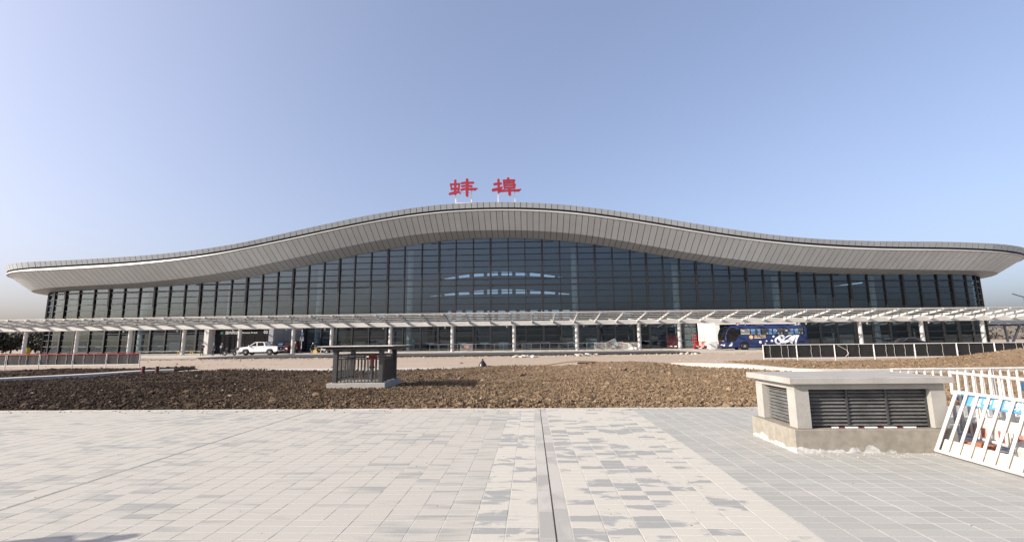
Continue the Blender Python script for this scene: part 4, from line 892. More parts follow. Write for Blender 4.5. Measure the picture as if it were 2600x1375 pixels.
# ------------------------------------------------------------------ mesh fences
def fence(label, xs, y, h, zb, rail_mat, mesh_mat, name='site_fence', zf=None):
    f = empty(name, (xs[0], y, 0)); tag(f, label, 'fence')
    for i, x in enumerate(xs):
        MB().tube([(x - xs[0], 0, -.08), (x - xs[0], 0, h + .02)], .034, 8).build('post', 'white_paint', f, smooth=True)
        MB().tube([(x - xs[0], -.04, h * .5), (x - xs[0], -.04, h * .5 + .05)], .045, 8).build('clamp', 'steel_grey', f)
    for i in range(len(xs) - 1):
        a, b = xs[i] - xs[0] + .03, xs[i + 1] - xs[0] - .03
        MB().bar((a, 0, h), (b, 0, h), .045).build('top_rail', rail_mat, f)
        MB().bar((a, 0, zb), (b, 0, zb), .04).build('bottom_rail', 'white_paint', f)
        g = 8; rings = []
        for k in range(g + 1):
            x = a + .02 + (b - a - .04) * k / g; yy = .02 + .012 * math.sin(k * 2.1 + i)
            rings.append([(x, yy, zb + .03), (x, yy + .01, zb + .03), (x, yy + .01, h - .03), (x, yy, h - .03)])
        MB().loft(rings).build('mesh_panel', mesh_mat, f)
        for k in range(2 if i % 3 else 3):
            x = a + (b - a) * (k + 1) / (3 if i % 3 else 4) + random.uniform(-.15, .15)
            pts = [(x + .02 * math.sin(q * 1.7 + k), -.01, zb + .02 + (h - zb - .05) * q / 6) for q in range(7)]
            MB().tube(pts, .011, 5).build('tie_cord', 'cord', f)
    return f
fl_ = fence('dark mesh site fence with red top rail at the left edge', [-39.6, -37.2, -34.8, -32.5, -30.2, -27.9, -25.6], 32.0, 1.03, .30, 'red_paint', 'fence_mesh_left')
fr_ = fence('black mesh site fence with white rails in front of the bus', [17.2, 19.5, 22.1, 24.8, 27.6, 30.5, 33.1, 35.8, 38.4], 32.0, 1.16, .26, 'white_paint', 'fence_mesh')
MB().tube([(22.3 - 17.2, -.05, 1.1), (22.9 - 17.2, -.06, .75), (23.0 - 17.2, -.06, .55), (22.75 - 17.2, -.06, .32)], .014, 6).build('loose_wire', 'white_paint', fr_)
for i, (x, y) in enumerate([(-20.55, 26.0), (-19.7, 25.9)]):
    o = empty('marker_post', (x, y, .05)); tag(o, ['left one of two short dark red marker posts at the bed corner', 'right one of two short dark red marker posts at the bed corner'][i], 'post', 'red marker posts')
    MB().lathe([(.09, 0), (.09, .36), (.07, .38)], n=12).build('shaft', 'dark_red', o, smooth=True); MB().lathe([(.093, .2), (.093, .27)], n=12).build('band', 'dark_red', o)
# ------------------------------------------------------------------ vehicles
def wheel(parent, x, y, z, r, w, axis='y', rim='chrome'):
    t = MB().lathe([(r * .62, -w/2), (r * .9, -w/2), (r, -w * .35), (r, w * .35), (r * .9, w/2), (r * .62, w/2)], (x, y, z), 22, axis).build('tyre', 'rubber', parent, smooth=True)
    MB().lathe([(r * .18, -w * .52), (r * .56, -w * .48), (r * .63, -w * .40), (r * .63, w * .40), (r * .56, w * .48), (r * .18, w * .52)], (0, 0, 0), 18, axis).build('rim', rim, t, smooth=True, loc=(x, y, z))
    for k in range(5):
        a = k * 2 * math.pi / 5
        if axis == 'y':
            for sy in (-1, 1): MB().box(-.02, .02, -.01, .01, r * .22, r * .52).build('spoke_gap', 'rubber', t).matrix_local = Matrix.Translation((x, y + sy * w * .52, z)) @ Matrix.Rotation(a, 4, 'Y')
    return t
# coach
bus = empty('coach', (29.35, 64.0, Z1), label='blue coach with white swirl graphics parked in front of the entrance', cat='bus')
BL, BW, BH = 11.3, 2.5, 3.42
def bsec(x, zb, zt, hw, y0=BW / 2, c=.22):     # rounded cross-section ring at x
    return [(x, y0 - hw + .05, zb), (x, y0 + hw - .05, zb), (x, y0 + hw, zb + .12), (x, y0 + hw, zt - c), (x, y0 + hw - c * .35, zt - c * .3), (x, y0 + hw - c, zt), (x, y0 - hw + c, zt), (x, y0 - hw + c * .35, zt - c * .3), (x, y0 - hw, zt - c), (x, y0 - hw, zb + .12)]
rings = [bsec(.02, .42, 2.0, 1.0), bsec(.10, .36, 2.35, 1.12), bsec(.32, .33, 2.75, 1.2), bsec(.75, .32, 3.1, 1.25), bsec(1.2, .32, 3.25, 1.25), bsec(2.2, .32, 3.3, 1.25), bsec(BL - .25, .34, 3.3, 1.25), bsec(BL, .42, 3.2, 1.2)]
# split the hull: lower body, dark window band is separate glass set proud
MB().loft(rings).build('body', 'bus_blue', bus, smooth=True)
# dark front mask wraps the nose and driver's window
def nose(x, zt): return zt
msk = [(.02, 1.02), (.0, 1.5), (.06, 2.0), (.2, 2.45), (.45, 2.85), (.78, 3.09), (1.35, 3.05), (1.35, 2.82), (2.05, 2.82), (2.05, 2.05), (1.75, 2.05), (1.3, 1.3), (1.2, 1.2), (.6, 1.18)]
MB().prism([(x + .12, z) for x, z in msk], -.012, .03).build('nose_mask', 'bus_dark', bus)
MB().loft([[(.0, .25, 1.05), (.0, BW - .25, 1.05), (-.02, BW - .25, 1.08), (-.02, .25, 1.08)], [(-.03, .22, 1.6), (-.03, BW - .22, 1.6), (-.05, BW - .22, 1.6), (-.05, .22, 1.6)], [(.03, .16, 2.1), (.03, BW - .16, 2.1), (.01, BW - .16, 2.1), (.01, .16, 2.1)], [(.3, .1, 2.75), (.3, BW - .1, 2.75), (.27, BW - .1, 2.77), (.27, .1, 2.77)], [(.72, .14, 3.09), (.72, BW - .14, 3.09), (.69, BW - .14, 3.12), (.69, .14, 3.12)]]).build('windscreen', 'bus_dark', bus, smooth=True)
MB().box(2.0, BL - .35, -.012, .02, 1.98, 2.90).build('window_band', 'bus_dark', bus)
wins = [(2.15, 3.42), (3.55, 4.95), (5.08, 6.5), (6.63, 8.0), (8.1, 9.5), (9.6, 10.8)]
for i, (a, b) in enumerate(wins):
    w_ = B('side_window', 'seat_grey' if i == 0 else 'int_dark', bus, a, b, -.020, -.012, 2.08, 2.80)
    if i in (1, 2, 3, 4, 5):
        cs = {1: [(0.0, .42), (.68, .95)], 2: [(.68, .98)], 3: [(0, .3)], 4: [(.62, .95)], 5: [(0, .4)]}[i]
        for c0, c1 in cs: B('curtain', 'curtain', w_, a + (b - a) * c0 + .01, a + (b - a) * c1, -.026, -.020, 2.09, 2.79)
    for q in ((.45, .6), (.8, .92)) if i in (2, 3, 4, 5) else ():
        B('seat_back', 'seat_grey', w_, a + (b - a) * q[0], a + (b - a) * q[1] - .02, -.0235, -.0202, 2.1, 2.35)
    if i in (0, 3, 4): B('window_glint', 'sign_white', w_, a + .25, a + .55, -.0238, -.0204, 2.5, 2.62)
    B('window_frame', 'rail_steel', w_, a, b, -.0245, -.020, 2.80, 2.83)
for z in (1.18, ): B('body_seam', 'bus_dark', bus, 2.0, BL - .1, -.006, .01, z + .22, z + .245)
B('waist_line', 'bus_dark', bus, 2.05, BL - .1, -.005, .01, 1.40, 1.415)
for x0_, x1_ in ((3.1, 4.3), (4.9, 6.0)): B('roof_hatch', 'steel_grey', bus, x0_ + 1.5, x1_ + 1.5, .6, 1.7, 3.3, 3.38)
MB().cbox(6.2, 9.0, .45, 2.05, 3.29, 3.45, .06).build('roof_unit', 'bus_blue', bus)
MB().cbox(1.6, 4.0, .3, 2.2, 3.22, 3.36, .08).build('roof_fairing', 'bus_blue', bus)
for sx in (2.55, 8.6):
    MB().lathe([(.62, -.006), (.62, .03)], (sx, 0, .52), 26, 'y').build('wheel_arch', 'bus_dark', bus)
    wheel(bus, sx, .10, .5, .5, .3)
    wheel(bus, sx, BW - .2, .5, .5, .3)
B('skirt_vent', 'bus_dark', bus, 10.05, 10.85, -.008, .01, .95, 1.15)
B('bumper', 'bus_dark', bus, .0, 1.1, .02, BW - .02, .30, .42)
MB().prism([(.35, .5), (.75, .52), (.95, .82), (.85, 1.02), (.75, 1.03), (.62, .78)], -.012, .03).build('headlight', 'bus_white', bus)
MB().lathe([(.02, -.14), (.12, -.12), (.14, .02), (.10, .08)], (.02, .45, .62), 12, 'x').build('headlight', 'bus_white', bus)
B('number_plate', 'bus_white', bus, -.04, -.02, 1.0, 1.5, .62, .76)
MB().box(-.03, .02, .5, .95, 1.12, 1.75).build('screen_card', 'sign_white', bus)
MB().tube([(.2, -.05, 2.9), (-.25, -.15, 2.75), (-.32, -.15, 2.35)], .03, 6).build('mirror_arm', 'bus_dark', bus)
MB().cbox(-.42, -.24, -.28, -.05, 1.9, 2.4, .03).build('mirror', 'bus_dark', bus)
# lettering and graphics
MB().lathe([(.27, -.012), (.27, -.004)], (3.55, 0, 1.72), 20, 'y').build('round_emblem', 'bus_orange', bus)
MB().lathe([(.10, -.018), (.10, -.0125)], (3.57, 0, 1.74), 12, 'y').build('emblem_centre', 'bus_gold', bus)
text('fleet_name', '旅客快运', .40, 'bus_gold', bus, at(4.78, -.010, 1.80), .003)
B('fleet_line', 'bus_gold', bus, 3.98, 5.5, -.012, -.004, 1.55, 1.63)
def disc(x, z, r, k): MB().lathe([(r, -.010 - k * .0007), (r, -.003)], (x, 0, z), 18, 'y').build('graphic_dot', 'bus_white', bus)
for k, (x, z, r) in enumerate([(4.75, 1.0, .19), (5.62, 1.18, .11), (6.35, 1.16, .17), (6.62, 1.78, .13)]): disc(x, z, r, k)
def swirl(pts, ws, k): MB().prism(stroke_poly([(x, z) for x, z in pts], ws), -.011 - k * .0009, -.003).build('graphic_swirl', 'bus_white', bus)
def arc(cx, cz, r, a0, a1, n=18): return [(cx + r * math.cos(R(a0 + (a1 - a0) * i / n)), cz + r * math.sin(R(a0 + (a1 - a0) * i / n))) for i in range(n + 1)]
swirl(arc(7.25, 1.18, .40, 40, 340), [.12] * 19, 0)
swirl(arc(7.70, 1.55, .34, -20, 290) , [.15] * 19, 1)
swirl([(7.75, 1.0), (8.2, 1.05), (8.7, 1.35), (9.2, 1.75), (9.6, 1.9)], [.16, .15, .12, .1, .05], 2)
swirl([(7.9, 1.3), (8.3, 1.62), (8.7, 1.85), (9.1, 1.93)], [.05, .07, .07, .04], 3)
swirl([(8.15, .78), (8.7, 1.15), (9.2, 1.6), (9.9, 1.92)], [.10, .10, .09, .05], 4)
swirl([(8.95, .85), (9.15, 1.2), (9.5, 1.6), (10.1, 1.93)], [.22, .18, .11, .04], 5)
swirl([(9.6, .8), (9.65, 1.15), (9.85, 1.55), (10.15, 1.90)], [.14, .13, .10, .05], 6)
swirl(arc(5.35, .78, .13, -120, 70, 10), [.05] * 11, 7)

# pickup
pk = empty('pickup_truck', (-36.15, 61.2, Z1 + .03), .03, label='white double cab pickup truck parked before the arrivals entrance', cat='pickup')
K = 1.0
prof = [(.10, .45), (.02, .62), (.05, .92), (.22, 1.02), (1.15, 1.12), (1.35, 1.16), (2.05, 1.66), (2.25, 1.72), (3.15, 1.72), (3.38, 1.62), (3.50, 1.16), (5.05, 1.14), (5.10, .62), (5.0, .48), (4.6, .42), (4.55, .62), (4.38, .80), (4.05, .84), (3.74, .74), (3.6, .45), (1.48, .42), (1.42, .62), (1.22, .82), (.92, .84), (.62, .74), (.5, .45)]
def pick_side(poly, y0, y1, nm, mat): return MB().prism(poly, y0, y1).build(nm, mat, pk)
pick_side([p for p in prof if True], .0, 1.82, 'body', 'truck_white')
for yy in ((-.006, 0), (1.82, 1.826)):
    pick_side([(1.52, 1.18), (2.10, 1.60), (2.32, 1.64), (2.34, 1.18)], yy[0], yy[1], 'side_window', 'bus_dark')
    pick_side([(2.46, 1.18), (2.46, 1.65), (3.10, 1.65), (3.26, 1.56), (3.32, 1.20)], yy[0], yy[1], 'side_window', 'bus_dark')
MB().hexa([(1.30, .12, 1.165), (1.30, 1.70, 1.165), (2.02, 1.62, 1.66), (2.02, .2, 1.66), (1.27, .12, 1.185), (1.27, 1.70, 1.185), (1.99, 1.62, 1.68), (1.99, .2, 1.68)]).build('windscreen', 'bus_dark', pk)
MB().box(3.52, 4.98, .08, 1.74, 1.141, 1.15).build('load_bed', 'rubber', pk)
for yy in (.12, 1.70): MB().tube([(3.5, yy, 1.15), (3.62, yy, 1.66), (3.8, yy, 1.70), (4.35, yy, 1.15)], .04, 7).build('roll_bar', 'rubber', pk)
MB().tube([(3.72, .12, 1.70), (3.72, 1.70, 1.70)], .04, 7).build('roll_bar', 'rubber', pk)
B('tailgate_panel', 'bus_dark', pk, 5.10, 5.112, .30, 1.52, .66, 1.08); B('number_plate', 'truck_white', pk, 5.113, 5.12, .7, 1.15, .78, .92)
for yy in (.06, 1.60): B('tail_lamp', 'lamp_red', pk, 5.085, 5.118, yy, yy + .16, .72, 1.06)
B('rear_bumper', 'chrome', pk, 4.98, 5.28, .1, 1.72, .46, .62); B('front_bumper', 'truck_white', pk, -.04, .12, .08, 1.74, .42, .66)
B('grille', 'bus_dark', pk, .0, .03, .3, 1.5, .70, .90)
for yy in (.05, 1.52): B('headlight', 'chrome', pk, .02, .22, yy, yy + .25, .82, .98)
for x in (2.36, 3.44): B('door_seam', 'steel_grey', pk, x, x + .012, -.004, .01, .55, 1.16)
for x in (1.92, 2.95): B('door_handle', 'chrome', pk, x + .2, x + .36, -.02, 0, 1.02, 1.05)
for x in (.98, 4.08):
    for yy in (.12, 1.70): wheel(pk, x, yy, .37, .37, .24)
MB().cbox(1.36, 1.5, -.2, -.02, 1.12, 1.28, .02).build('mirror', 'truck_white', pk)

# small red van nose-on under the canopy
rv = empty('red_van', (-35.6, 72.0, Z1), label='red van seen nose-on in the shade beside the arrivals entrance', cat='van')
MB().loft([[(-.72, y, zb) , (.72, y, zb), (.78, y, zm), (wt, y, zt), (-wt, y, zt), (-.78, y, zm)] for y, zb, zm, zt, wt in ((0, .35, .7, .86, .70), (.25, .3, .8, .98, .72), (.8, .28, .95, 1.1, .72), (1.35, .28, 1.05, 1.72, .60), (1.8, .28, 1.05, 1.85, .60), (3.9, .28, 1.05, 1.85, .60), (4.1, .35, 1.0, 1.7, .58))]).build('body', 'dark_red', rv, smooth=True)  # darker red body: shade under the canopy put into the paint
MB().hexa([(-.62, .82, 1.12), (.62, .82, 1.12), (.52, 1.33, 1.68), (-.52, 1.33, 1.68), (-.62, .79, 1.14), (.62, .79, 1.14), (.52, 1.30, 1.70), (-.52, 1.30, 1.70)]).build('windscreen', 'bus_dark', rv)
B('grille', 'bus_dark', rv, -.4, .4, -.02, .0, .45, .68)
for sx in (-1, 1):
    B('headlight', 'bus_white', rv, sx * .55 - .13, sx * .55 + .13, -.03, .02, .66, .82); wheel(rv, sx * .68, .85, .32, .32, .2, 'x'); wheel(rv, sx * .68, 3.3, .32, .32, .2, 'x')
B('number_plate', 'bus_white', rv, -.2, .2, -.03, -.022, .46, .56)

# black car beyond the right fence
cr = empty('black_car', (46.9, 57.5, Z1), label='black car showing its roof above the fence right of the bus', cat='car')
MB().loft([[(x, .1, .3), (x, 1.7, .3), (x, 1.8, .6), (x, 1.74, zs), (x, 1.45, zt), (x, .35, zt), (x, .06, zs), (x, .0, .6)] for x, zs, zt in ((0, .62, .66), (.25, .72, .78), (1.1, .85, .90), (1.75, .92, 1.28), (2.3, .95, 1.40), (3.0, .95, 1.41), (3.7, .93, 1.24), (4.3, .90, .98), (4.65, .8, .86))]).build('body', 'bus_dark', cr, smooth=True)
for x in (.85, 3.75):
    for yy in (.14, 1.66): wheel(cr, x, yy, .33, .33, .2)
MB().prism([(1.55, .97), (1.95, 1.27), (3.05, 1.30), (3.65, .98)], -.01, .14).build('side_window', 'black_glass', cr)
for a, b in (((1.5, .94), (2.2, 1.38)), ((2.2, 1.38), (3.1, 1.39)), ((3.1, 1.39), (3.85, 1.0))): MB().bar((a[0], .2, a[1] + .02), (b[0], .2, b[1] + .02), .03).build('roof_trim', 'chrome', cr)

# red scissor lift
def lift(x, y, label, mat):
    l_ = empty('scissor_lift', (x, y, Z1), label=label, cat='lift', group='red lifts at the entrance')
    MB().cbox(0, 1.9, 0, .8, .18, .55, .02).build('chassis', mat, l_)
    for xx in (.3, 1.6):
        for yy in (-.02, .82): wheel(l_, xx, yy, .2, .2, .14)
    for k in range(3):
        z0, z1 = .57 + k * .16, .73 + k * .16
        MB().bar((.15, .1, z0), (1.75, .1, z1), .06, .05).build('scissor_arm', mat, l_); MB().bar((1.75, .14, z0), (.15, .14, z1), .06, .05).build('scissor_arm', mat, l_)
        MB().bar((.15, .7, z0), (1.75, .7, z1), .06, .05).build('scissor_arm', mat, l_)
    MB().box(0, 1.9, 0, .8, 1.08, 1.18).build('platform', mat, l_)
    for xx in (.03, .63, 1.26, 1.87):
        for yy in (.03, .77): MB().bar((xx, yy, 1.18), (xx, yy, 2.15), .045).build('rail_post', mat, l_)
    for z in (1.65, 2.15):
        for yy in (.03, .77): MB().bar((0, yy, z), (1.9, yy, z), .045).build('guard_rail', mat, l_)
    B('control_box', 'bus_white', l_, .2, .55, -.03, .0, .26, .46); B('maker_plate', 'bus_white', l_, .9, 1.35, -.02, .0, .3, .44)
    return l_
lift(28.1, 71.8, 'red scissor lift standing in the sun beside the sunlight-tinted entrance wall', 'red_paint')
lift(25.9, 77.2, 'darker copy of the red scissor lift, standing in for its reflection', 'dark_red')  # solid copy standing in for the lift's reflection in the glass
wb = MB().cbox(0, 1.1, 0, .7, 0, 1.15, .02).build('white_cabinet', 'white_paint'); wb.location = (30.3, 71.4, Z1); tag(wb, 'low white cabinet beside the red scissor lift', 'cabinet')

# ------------------------------------------------------------------ people
def person(label, loc, rz, h=1.70, jacket='cloth_black', trousers='cloth_black', arms='down', lean=0.0, hat=None, crouch=0.0):
    s = h / 1.75; o = empty('person', loc, rz); tag(o, label, 'person')
    V, E, Rd = [], [], []
    def vt(p, r, par=None):
        V.append((p[0] * s, p[1] * s, p[2] * s)); Rd.append(r * s)
        if par is not None: E.append((par, len(V) - 1))
        return len(V) - 1
    d = crouch
    pel = vt((0, 0, .98 - d), .14)
    bel = vt((0, -lean * .2, 1.15 - d), .135, pel); che = vt((0, -lean * .6, 1.36 - d), .155, bel); nb = vt((0, -lean, 1.47 - d), .085, che); nk = vt((0, -lean * 1.05, 1.54 - d), .052, nb)
    hd = vt((0, -lean * 1.15 - .01, 1.62 - d), .078, nk); ht = vt((0, -lean * 1.2 - .005, 1.70 - d), .080, hd); tp = vt((0, -lean * 1.2 + .005, 1.745 - d), .055, ht)
    for sx in (-1, 1):
        hip = vt((sx * .10, 0, .92 - d), .105, pel); kn = vt((sx * .12, -.04 - d * .9, .51 - d * .3), .068, hip); an = vt((sx * .13, .02, .10), .045, kn); vt((sx * .14, -.15, .04), .04, an)
        sh = vt((sx * .19, -lean, 1.42 - d), .075, che)
        if arms == 'folded': el = vt((sx * .25, -.06 - lean, 1.17 - d), .055, sh); wr = vt((-sx * .02, -.24 - lean, 1.20 - d), .038, el)
        elif arms == 'fwd': el = vt((sx * .24, -.08 - lean, 1.15 - d), .055, sh); wr = vt((sx * .14, -.36 - lean, 1.16 - d), .036, el)
        else: el = vt((sx * .25, .02 - lean * .8, 1.14 - d), .053, sh); wr = vt((sx * .27, -.05 - lean * .8, .90 - d), .036, el)
        wp = Vector(V[wr]) / s; ep = Vector(V[el]) / s; dr = (wp - ep).normalized(); sd = dr.cross(Vector((0, 1, 0.2))).normalized()
        pal = vt(wp + dr * .08, .034, wr)
        for q in range(4): a_ = vt(wp + dr * .12 + sd * (q - 1.5) * .022, .011, pal); vt(wp + dr * (.165 + .01 * (q in (1, 2))) + sd * (q - 1.5) * .022 + Vector((0, -.012, 0)), .009, a_)
        t_ = vt(wp + dr * .05 + sd * -.045, .012, pal); vt(wp + dr * .09 + sd * -.062, .010, t_)
    me = bpy.data.meshes.new('body'); me.from_pydata(V, E, []); tmp = bpy.data.objects.new('tmp', me); COL.objects.link(tmp)
    sk_ = tmp.modifiers.new('skin', 'SKIN'); sk_.use_smooth_shade = True
    for i, sv in enumerate(me.skin_vertices[0].data): sv.radius = (Rd[i], Rd[i] * (.78 if i in (0, 1, 2, 3) else 1)); sv.use_root = (i == 0)
    tmp.modifiers.new('sub', 'SUBSURF').levels = 1
    bpy.context.view_layer.update()
    bm_ = bpy.data.meshes.new_from_object(tmp.evaluated_get(bpy.context.evaluated_depsgraph_get())); bpy.data.objects.remove(tmp)
    bm_.materials.clear()
    for m in (jacket, trousers, 'skin', 'hair', 'rubber'): bm_.materials.append(MATS[m])
    hands = [Vector(V[i]) for i in range(len(V)) if Rd[i] < .036 * s]
    neck = (1.52 - d) * s; hy_ = -lean * 1.2 * s
    for f in bm_.polygons:
        c = f.center; k = 0 if c.z > (.93 - d) * s else 1
        if c.z > neck: k = 3 if (c.z > (1.70 - d) * s or c.y > hy_ + .03) else 2
        elif c.z < .075 * s: k = 4
        elif any((c - q).length < .035 for q in hands): k = 2
        f.material_index = k
    inst('body', bm_, o)
    zz = (1.645 - d) * s; yy = (-lean * 1.2 - .082) * s
    for sx in (-1, 1):
        MB().lathe([(.004, -.008), (.009, 0), (.004, .008)], (sx * .03 * s, yy, zz), 6).build('eye', 'hair', o)
        MB().lathe([(.006, -.025), (.014, 0), (.006, .025)], (sx * .082 * s, (-lean * 1.2) * s, zz - .02), 6).build('ear', 'skin', o)
    MB().hexa([(-.012, yy, zz - .05), (.012, yy, zz - .05), (.012, yy + .02, zz - .05), (-.012, yy + .02, zz - .05), (-.006, yy - .004, zz), (.006, yy - .004, zz), (.006, yy + .02, zz), (-.006, yy + .02, zz)]).build('nose', 'skin', o)
    MB().box(-.024, .024, yy + .004, yy + .02, zz - .078, zz - .070).build('mouth', 'dark_red', o)
    if hat: MB().lathe([(.105, 0), (.112, .03), (.10, .08), (.06, .115), (.01, .125)], (0, (-lean * 1.2) * s, (1.68 - d) * s), 14).build('helmet', hat, o, smooth=True)
    return o
p1 = person('person in black with folded arms at the left portal corner', (-41.15, 61.6, Z1 - .01), .35, 1.66, arms='folded')
p2 = person('person in dark jacket standing on the asphalt edge, left of the moped', (-39.0, 60.6, Z1 + .03), -.3, 1.68, 'cloth_navy', 'cloth_black')
p3 = person('person in dark clothes behind the moped holding a white sheet', (-38.3, 61.2, Z1 + .03), .2, 1.64, 'cloth_black', 'cloth_black', arms='fwd')
paper = MB().box(-.1, .1, 0, .006, 0, .28).build('paper_sheet', 'sign_white'); paper.location = (-38.25, 60.78, Z1 + .03 + 1.0); paper.rotation_euler = (-.3, .3, .2); tag(paper, 'white sheet of paper held by the person at the moped', 'paper')
p4 = person('person bending over the cargo tricycle beside the shelter roof', (-28.2, 65.0, Z1), 1.2, 1.66, 'cloth_black', 'cloth_grey', arms='fwd', lean=.28, hat='white_paint', crouch=.12)
p5 = person('worker in red vest and white helmet in the shade by the sign post', (-33.7, 72.0, Z1), .1, 1.70, 'dark_red', 'cloth_black', hat='white_paint')
p6 = person('companion standing outside the picture whose shadow falls on the pavers', (-6.34, 3.0, 0.0), -1.2, 1.72, 'cloth_navy', 'cloth_black')

# moped
mo = empty('moped', (-37.6, 60.75, Z1 + .03), .0, label='dark electric moped parked beside two people', cat='moped')
for x in (.05, 1.3):
    MB().lathe([(.17, -.05), (.24, -.05), (.27, -.03), (.27, .03), (.24, .05), (.17, .05)], (x, 0, .27), 18, 'y').build('tyre', 'rubber', mo, smooth=True)
    MB().lathe([(.03, -.06), (.17, -.03), (.17, .03), (.03, .06)], (x, 0, .27), 14, 'y').build('rim', 'chrome', mo, smooth=True)
MB().loft([[(x, -w, z0), (x, w, z0), (x, w * .8, z1), (x, -w * .8, z1)] for x, w, z0, z1 in ((.15, .08, .32, .5), (.5, .14, .22, .30), (.8, .14, .22, .34), (1.0, .15, .3, .62), (1.45, .10, .45, .68))]).build('body', 'bus_dark', mo, smooth=True)
MB().cbox(.78, 1.45, -.13, .13, .66, .76, .03).build('seat', 'rubber', mo)
MB().tube([(.08, 0, .3), (.28, 0, .95), (.24, 0, 1.02)], .03, 7).build('steering_column', 'chrome', mo)
MB().tube([(.3, -.32, 1.05), (.24, 0, 1.0), (.3, .32, 1.05)], .018, 6).build('handlebar', 'rubber', mo)
MB().loft([[(.12, -.14, .42), (.12, .14, .42), (.2, .14, .42), (.2, -.14, .42)], [(.26, -.16, .9), (.26, .16, .9), (.33, .14, .9), (.33, -.14, .9)]]).build('leg_shield', 'bus_dark', mo)
MB().cbox(1.4, 1.75, -.16, .16, .74, 1.0, .03).build('top_box', 'rubber', mo); MB().lathe([(.03, -.03), (.07, 0), (.05, .03)], (.15, 0, .85), 10, 'x').build('headlight', 'bus_white', mo)

# cargo tricycle
tr = empty('cargo_tricycle', (-27.3, 64.0, Z1), .1, label='pale cargo tricycle with open tray partly behind the shelter roof', cat='tricycle')
for x, y in ((.1, 0), (1.75, -.42), (1.75, .42)):
    MB().lathe([(.24, -.03), (.30, -.03), (.32, 0), (.30, .03), (.24, .03)], (x, y, .32), 20, 'y').build('tyre', 'yellow_paint' if x < 1 else 'rubber', tr, smooth=True); MB().lathe([(.02, -.04), (.24, -.015), (.24, .015), (.02, .04)], (x, y, .32), 14, 'y').build('rim', 'white_dirty', tr, smooth=True)
MB().box(1.0, 2.5, -.5, .5, .55, .62).build('tray_floor', 'white_dirty', tr)
for a in ((1.0, 2.5, -.5, -.46), (1.0, 2.5, .46, .5), (1.0, 1.04, -.46, .46), (2.46, 2.5, -.46, .46)): MB().box(*a, .62, .88).build('tray_side', 'white_dirty', tr)
MB().tube([(.1, 0, .32), (.3, 0, .95), (.55, 0, .6), (1.0, 0, .55)], .03, 7).build('frame', 'yellow_paint', tr); MB().tube([(.38, -.3, 1.0), (.3, 0, .95), (.38, .3, 1.0)], .018, 6).build('handlebar', 'rubber', tr); MB().cbox(.6, .95, -.13, .13, .68, .78, .03).build('seat', 'rubber', tr)
MB().cbox(1.2, 1.9, -.3, .3, .63, .95, .08).build('load', 'sack', tr)

# direction sign on a pole
sg = empty('sign_post', (-31.2, 68.6, Z1), label='white pole with triangle sign and small panel between the canopy posts', cat='sign')
MB().tube([(0, 0, 0), (0, 0, .75)], .07, 10).build('pole_base', 'rubber', sg, smooth=True); MB().tube([(0, 0, .75), (0, 0, 3.55)], .06, 10).build('pole', 'white_paint', sg, smooth=True)
B('panel', 'white_paint', sg, -.24, .30, -.10, -.06, 1.85, 2.42); B('panel_print', 'cloth_navy', sg, -.08, .2, -.108, -.101, 2.18, 2.34); B('panel_print', 'cloth_grey', sg, -.16, .0, -.108, -.101, 1.92, 2.05)
B('triangle_board', 'cloth_navy', sg, -.24, .30, -.10, -.06, 2.48, 3.12)
MB().prism([(-.2, 2.55), (.26, 2.55), (.03, 3.05)], -.107, -.101).build('triangle', 'curtain', sg); MB().prism([(-.08, 2.62), (.14, 2.62), (.03, 2.86)], -.113, -.108).build('triangle_centre', 'cloth_navy', sg)
kb = empty('blue_notice_board', (-36.9, 73.0, Z1), label='blue notice board on legs against the shade-toned portal wall', cat='board')
B('board', 'blue_board', kb, 0, .8, 0, .05, 1.2, 1.6); B('board_line', 'bus_white', kb, .08, .72, -.006, 0, 1.36, 1.46)
for x in (.08, .72): B('leg', 'steel_grey', kb, x - .025, x + .025, 0, .05, 0, 1.2)

# ------------------------------------------------------------------ handrail and barriers before the glass
hr = empty('handrail', (-13.5, 75.6, Z1), label='long steel handrail running before the terminal glass', cat='railing')
for k in range(22): B('post', 'rail_steel', hr, k * 1.5 - .02, k * 1.5 + .02, -.02, .02, 0, 1.08)
MB().bar((0, 0, 1.1), (31.5, 0, 1.1), .05).build('top_rail', 'rail_steel', hr)
MB().bar((0, 0, .3), (31.5, 0, .3), .03).build('lower_rail', 'rail_steel', hr)
bk_ = dict(w=1.75, h=1.1, bars=9, r=.022)
barrier('white barrier with red centre bars alone before the glass', (-8.05, 72.0, Z1), (1, 0, 0), (0, 0, 1), boards=(('red_panel', 'pink_stripe', .5, 1.25, .5, .95, .03),), group='white barriers before the glass', **bk_)
for i, (x, y, ax, u_, lb) in enumerate([(12.6, 71.6, (1, 0, 0), (0, 0, 1), 'upright white barrier at the left end of the stack'), (14.6, 71.6, (1, 0, .45), (-.45, 0, 1), 'tilted white barrier with blue board leaning on the stack'),
        (15.6, 72.0, (1, .1, .1), (-.1, .3, 1), 'white barrier in the stack, behind the tilted one'), (16.6, 71.7, (1, 0, .0), (0, .35, 1), 'white barrier in the stack with red clips'), (17.0, 71.9, (1, -.1, .0), (0, .2, 1), 'rearmost white barrier in the stack'), (17.9, 71.7, (1, .0, .0), (0, .1, 1), 'white barrier at the right end of the stack beside a post')]):
    barrier(lb, (x, y, Z1), ax, u_, boards=((('blue_panel', 'blue_board', 1.1, 1.7, .55, .75, -.05),) if i == 1 else (('red_clip', 'red_paint', .2, .5, .5, .62, -.05),) if i == 3 else ()), feet=(i in (0, 5)), group='white barriers before the glass', **bk_)
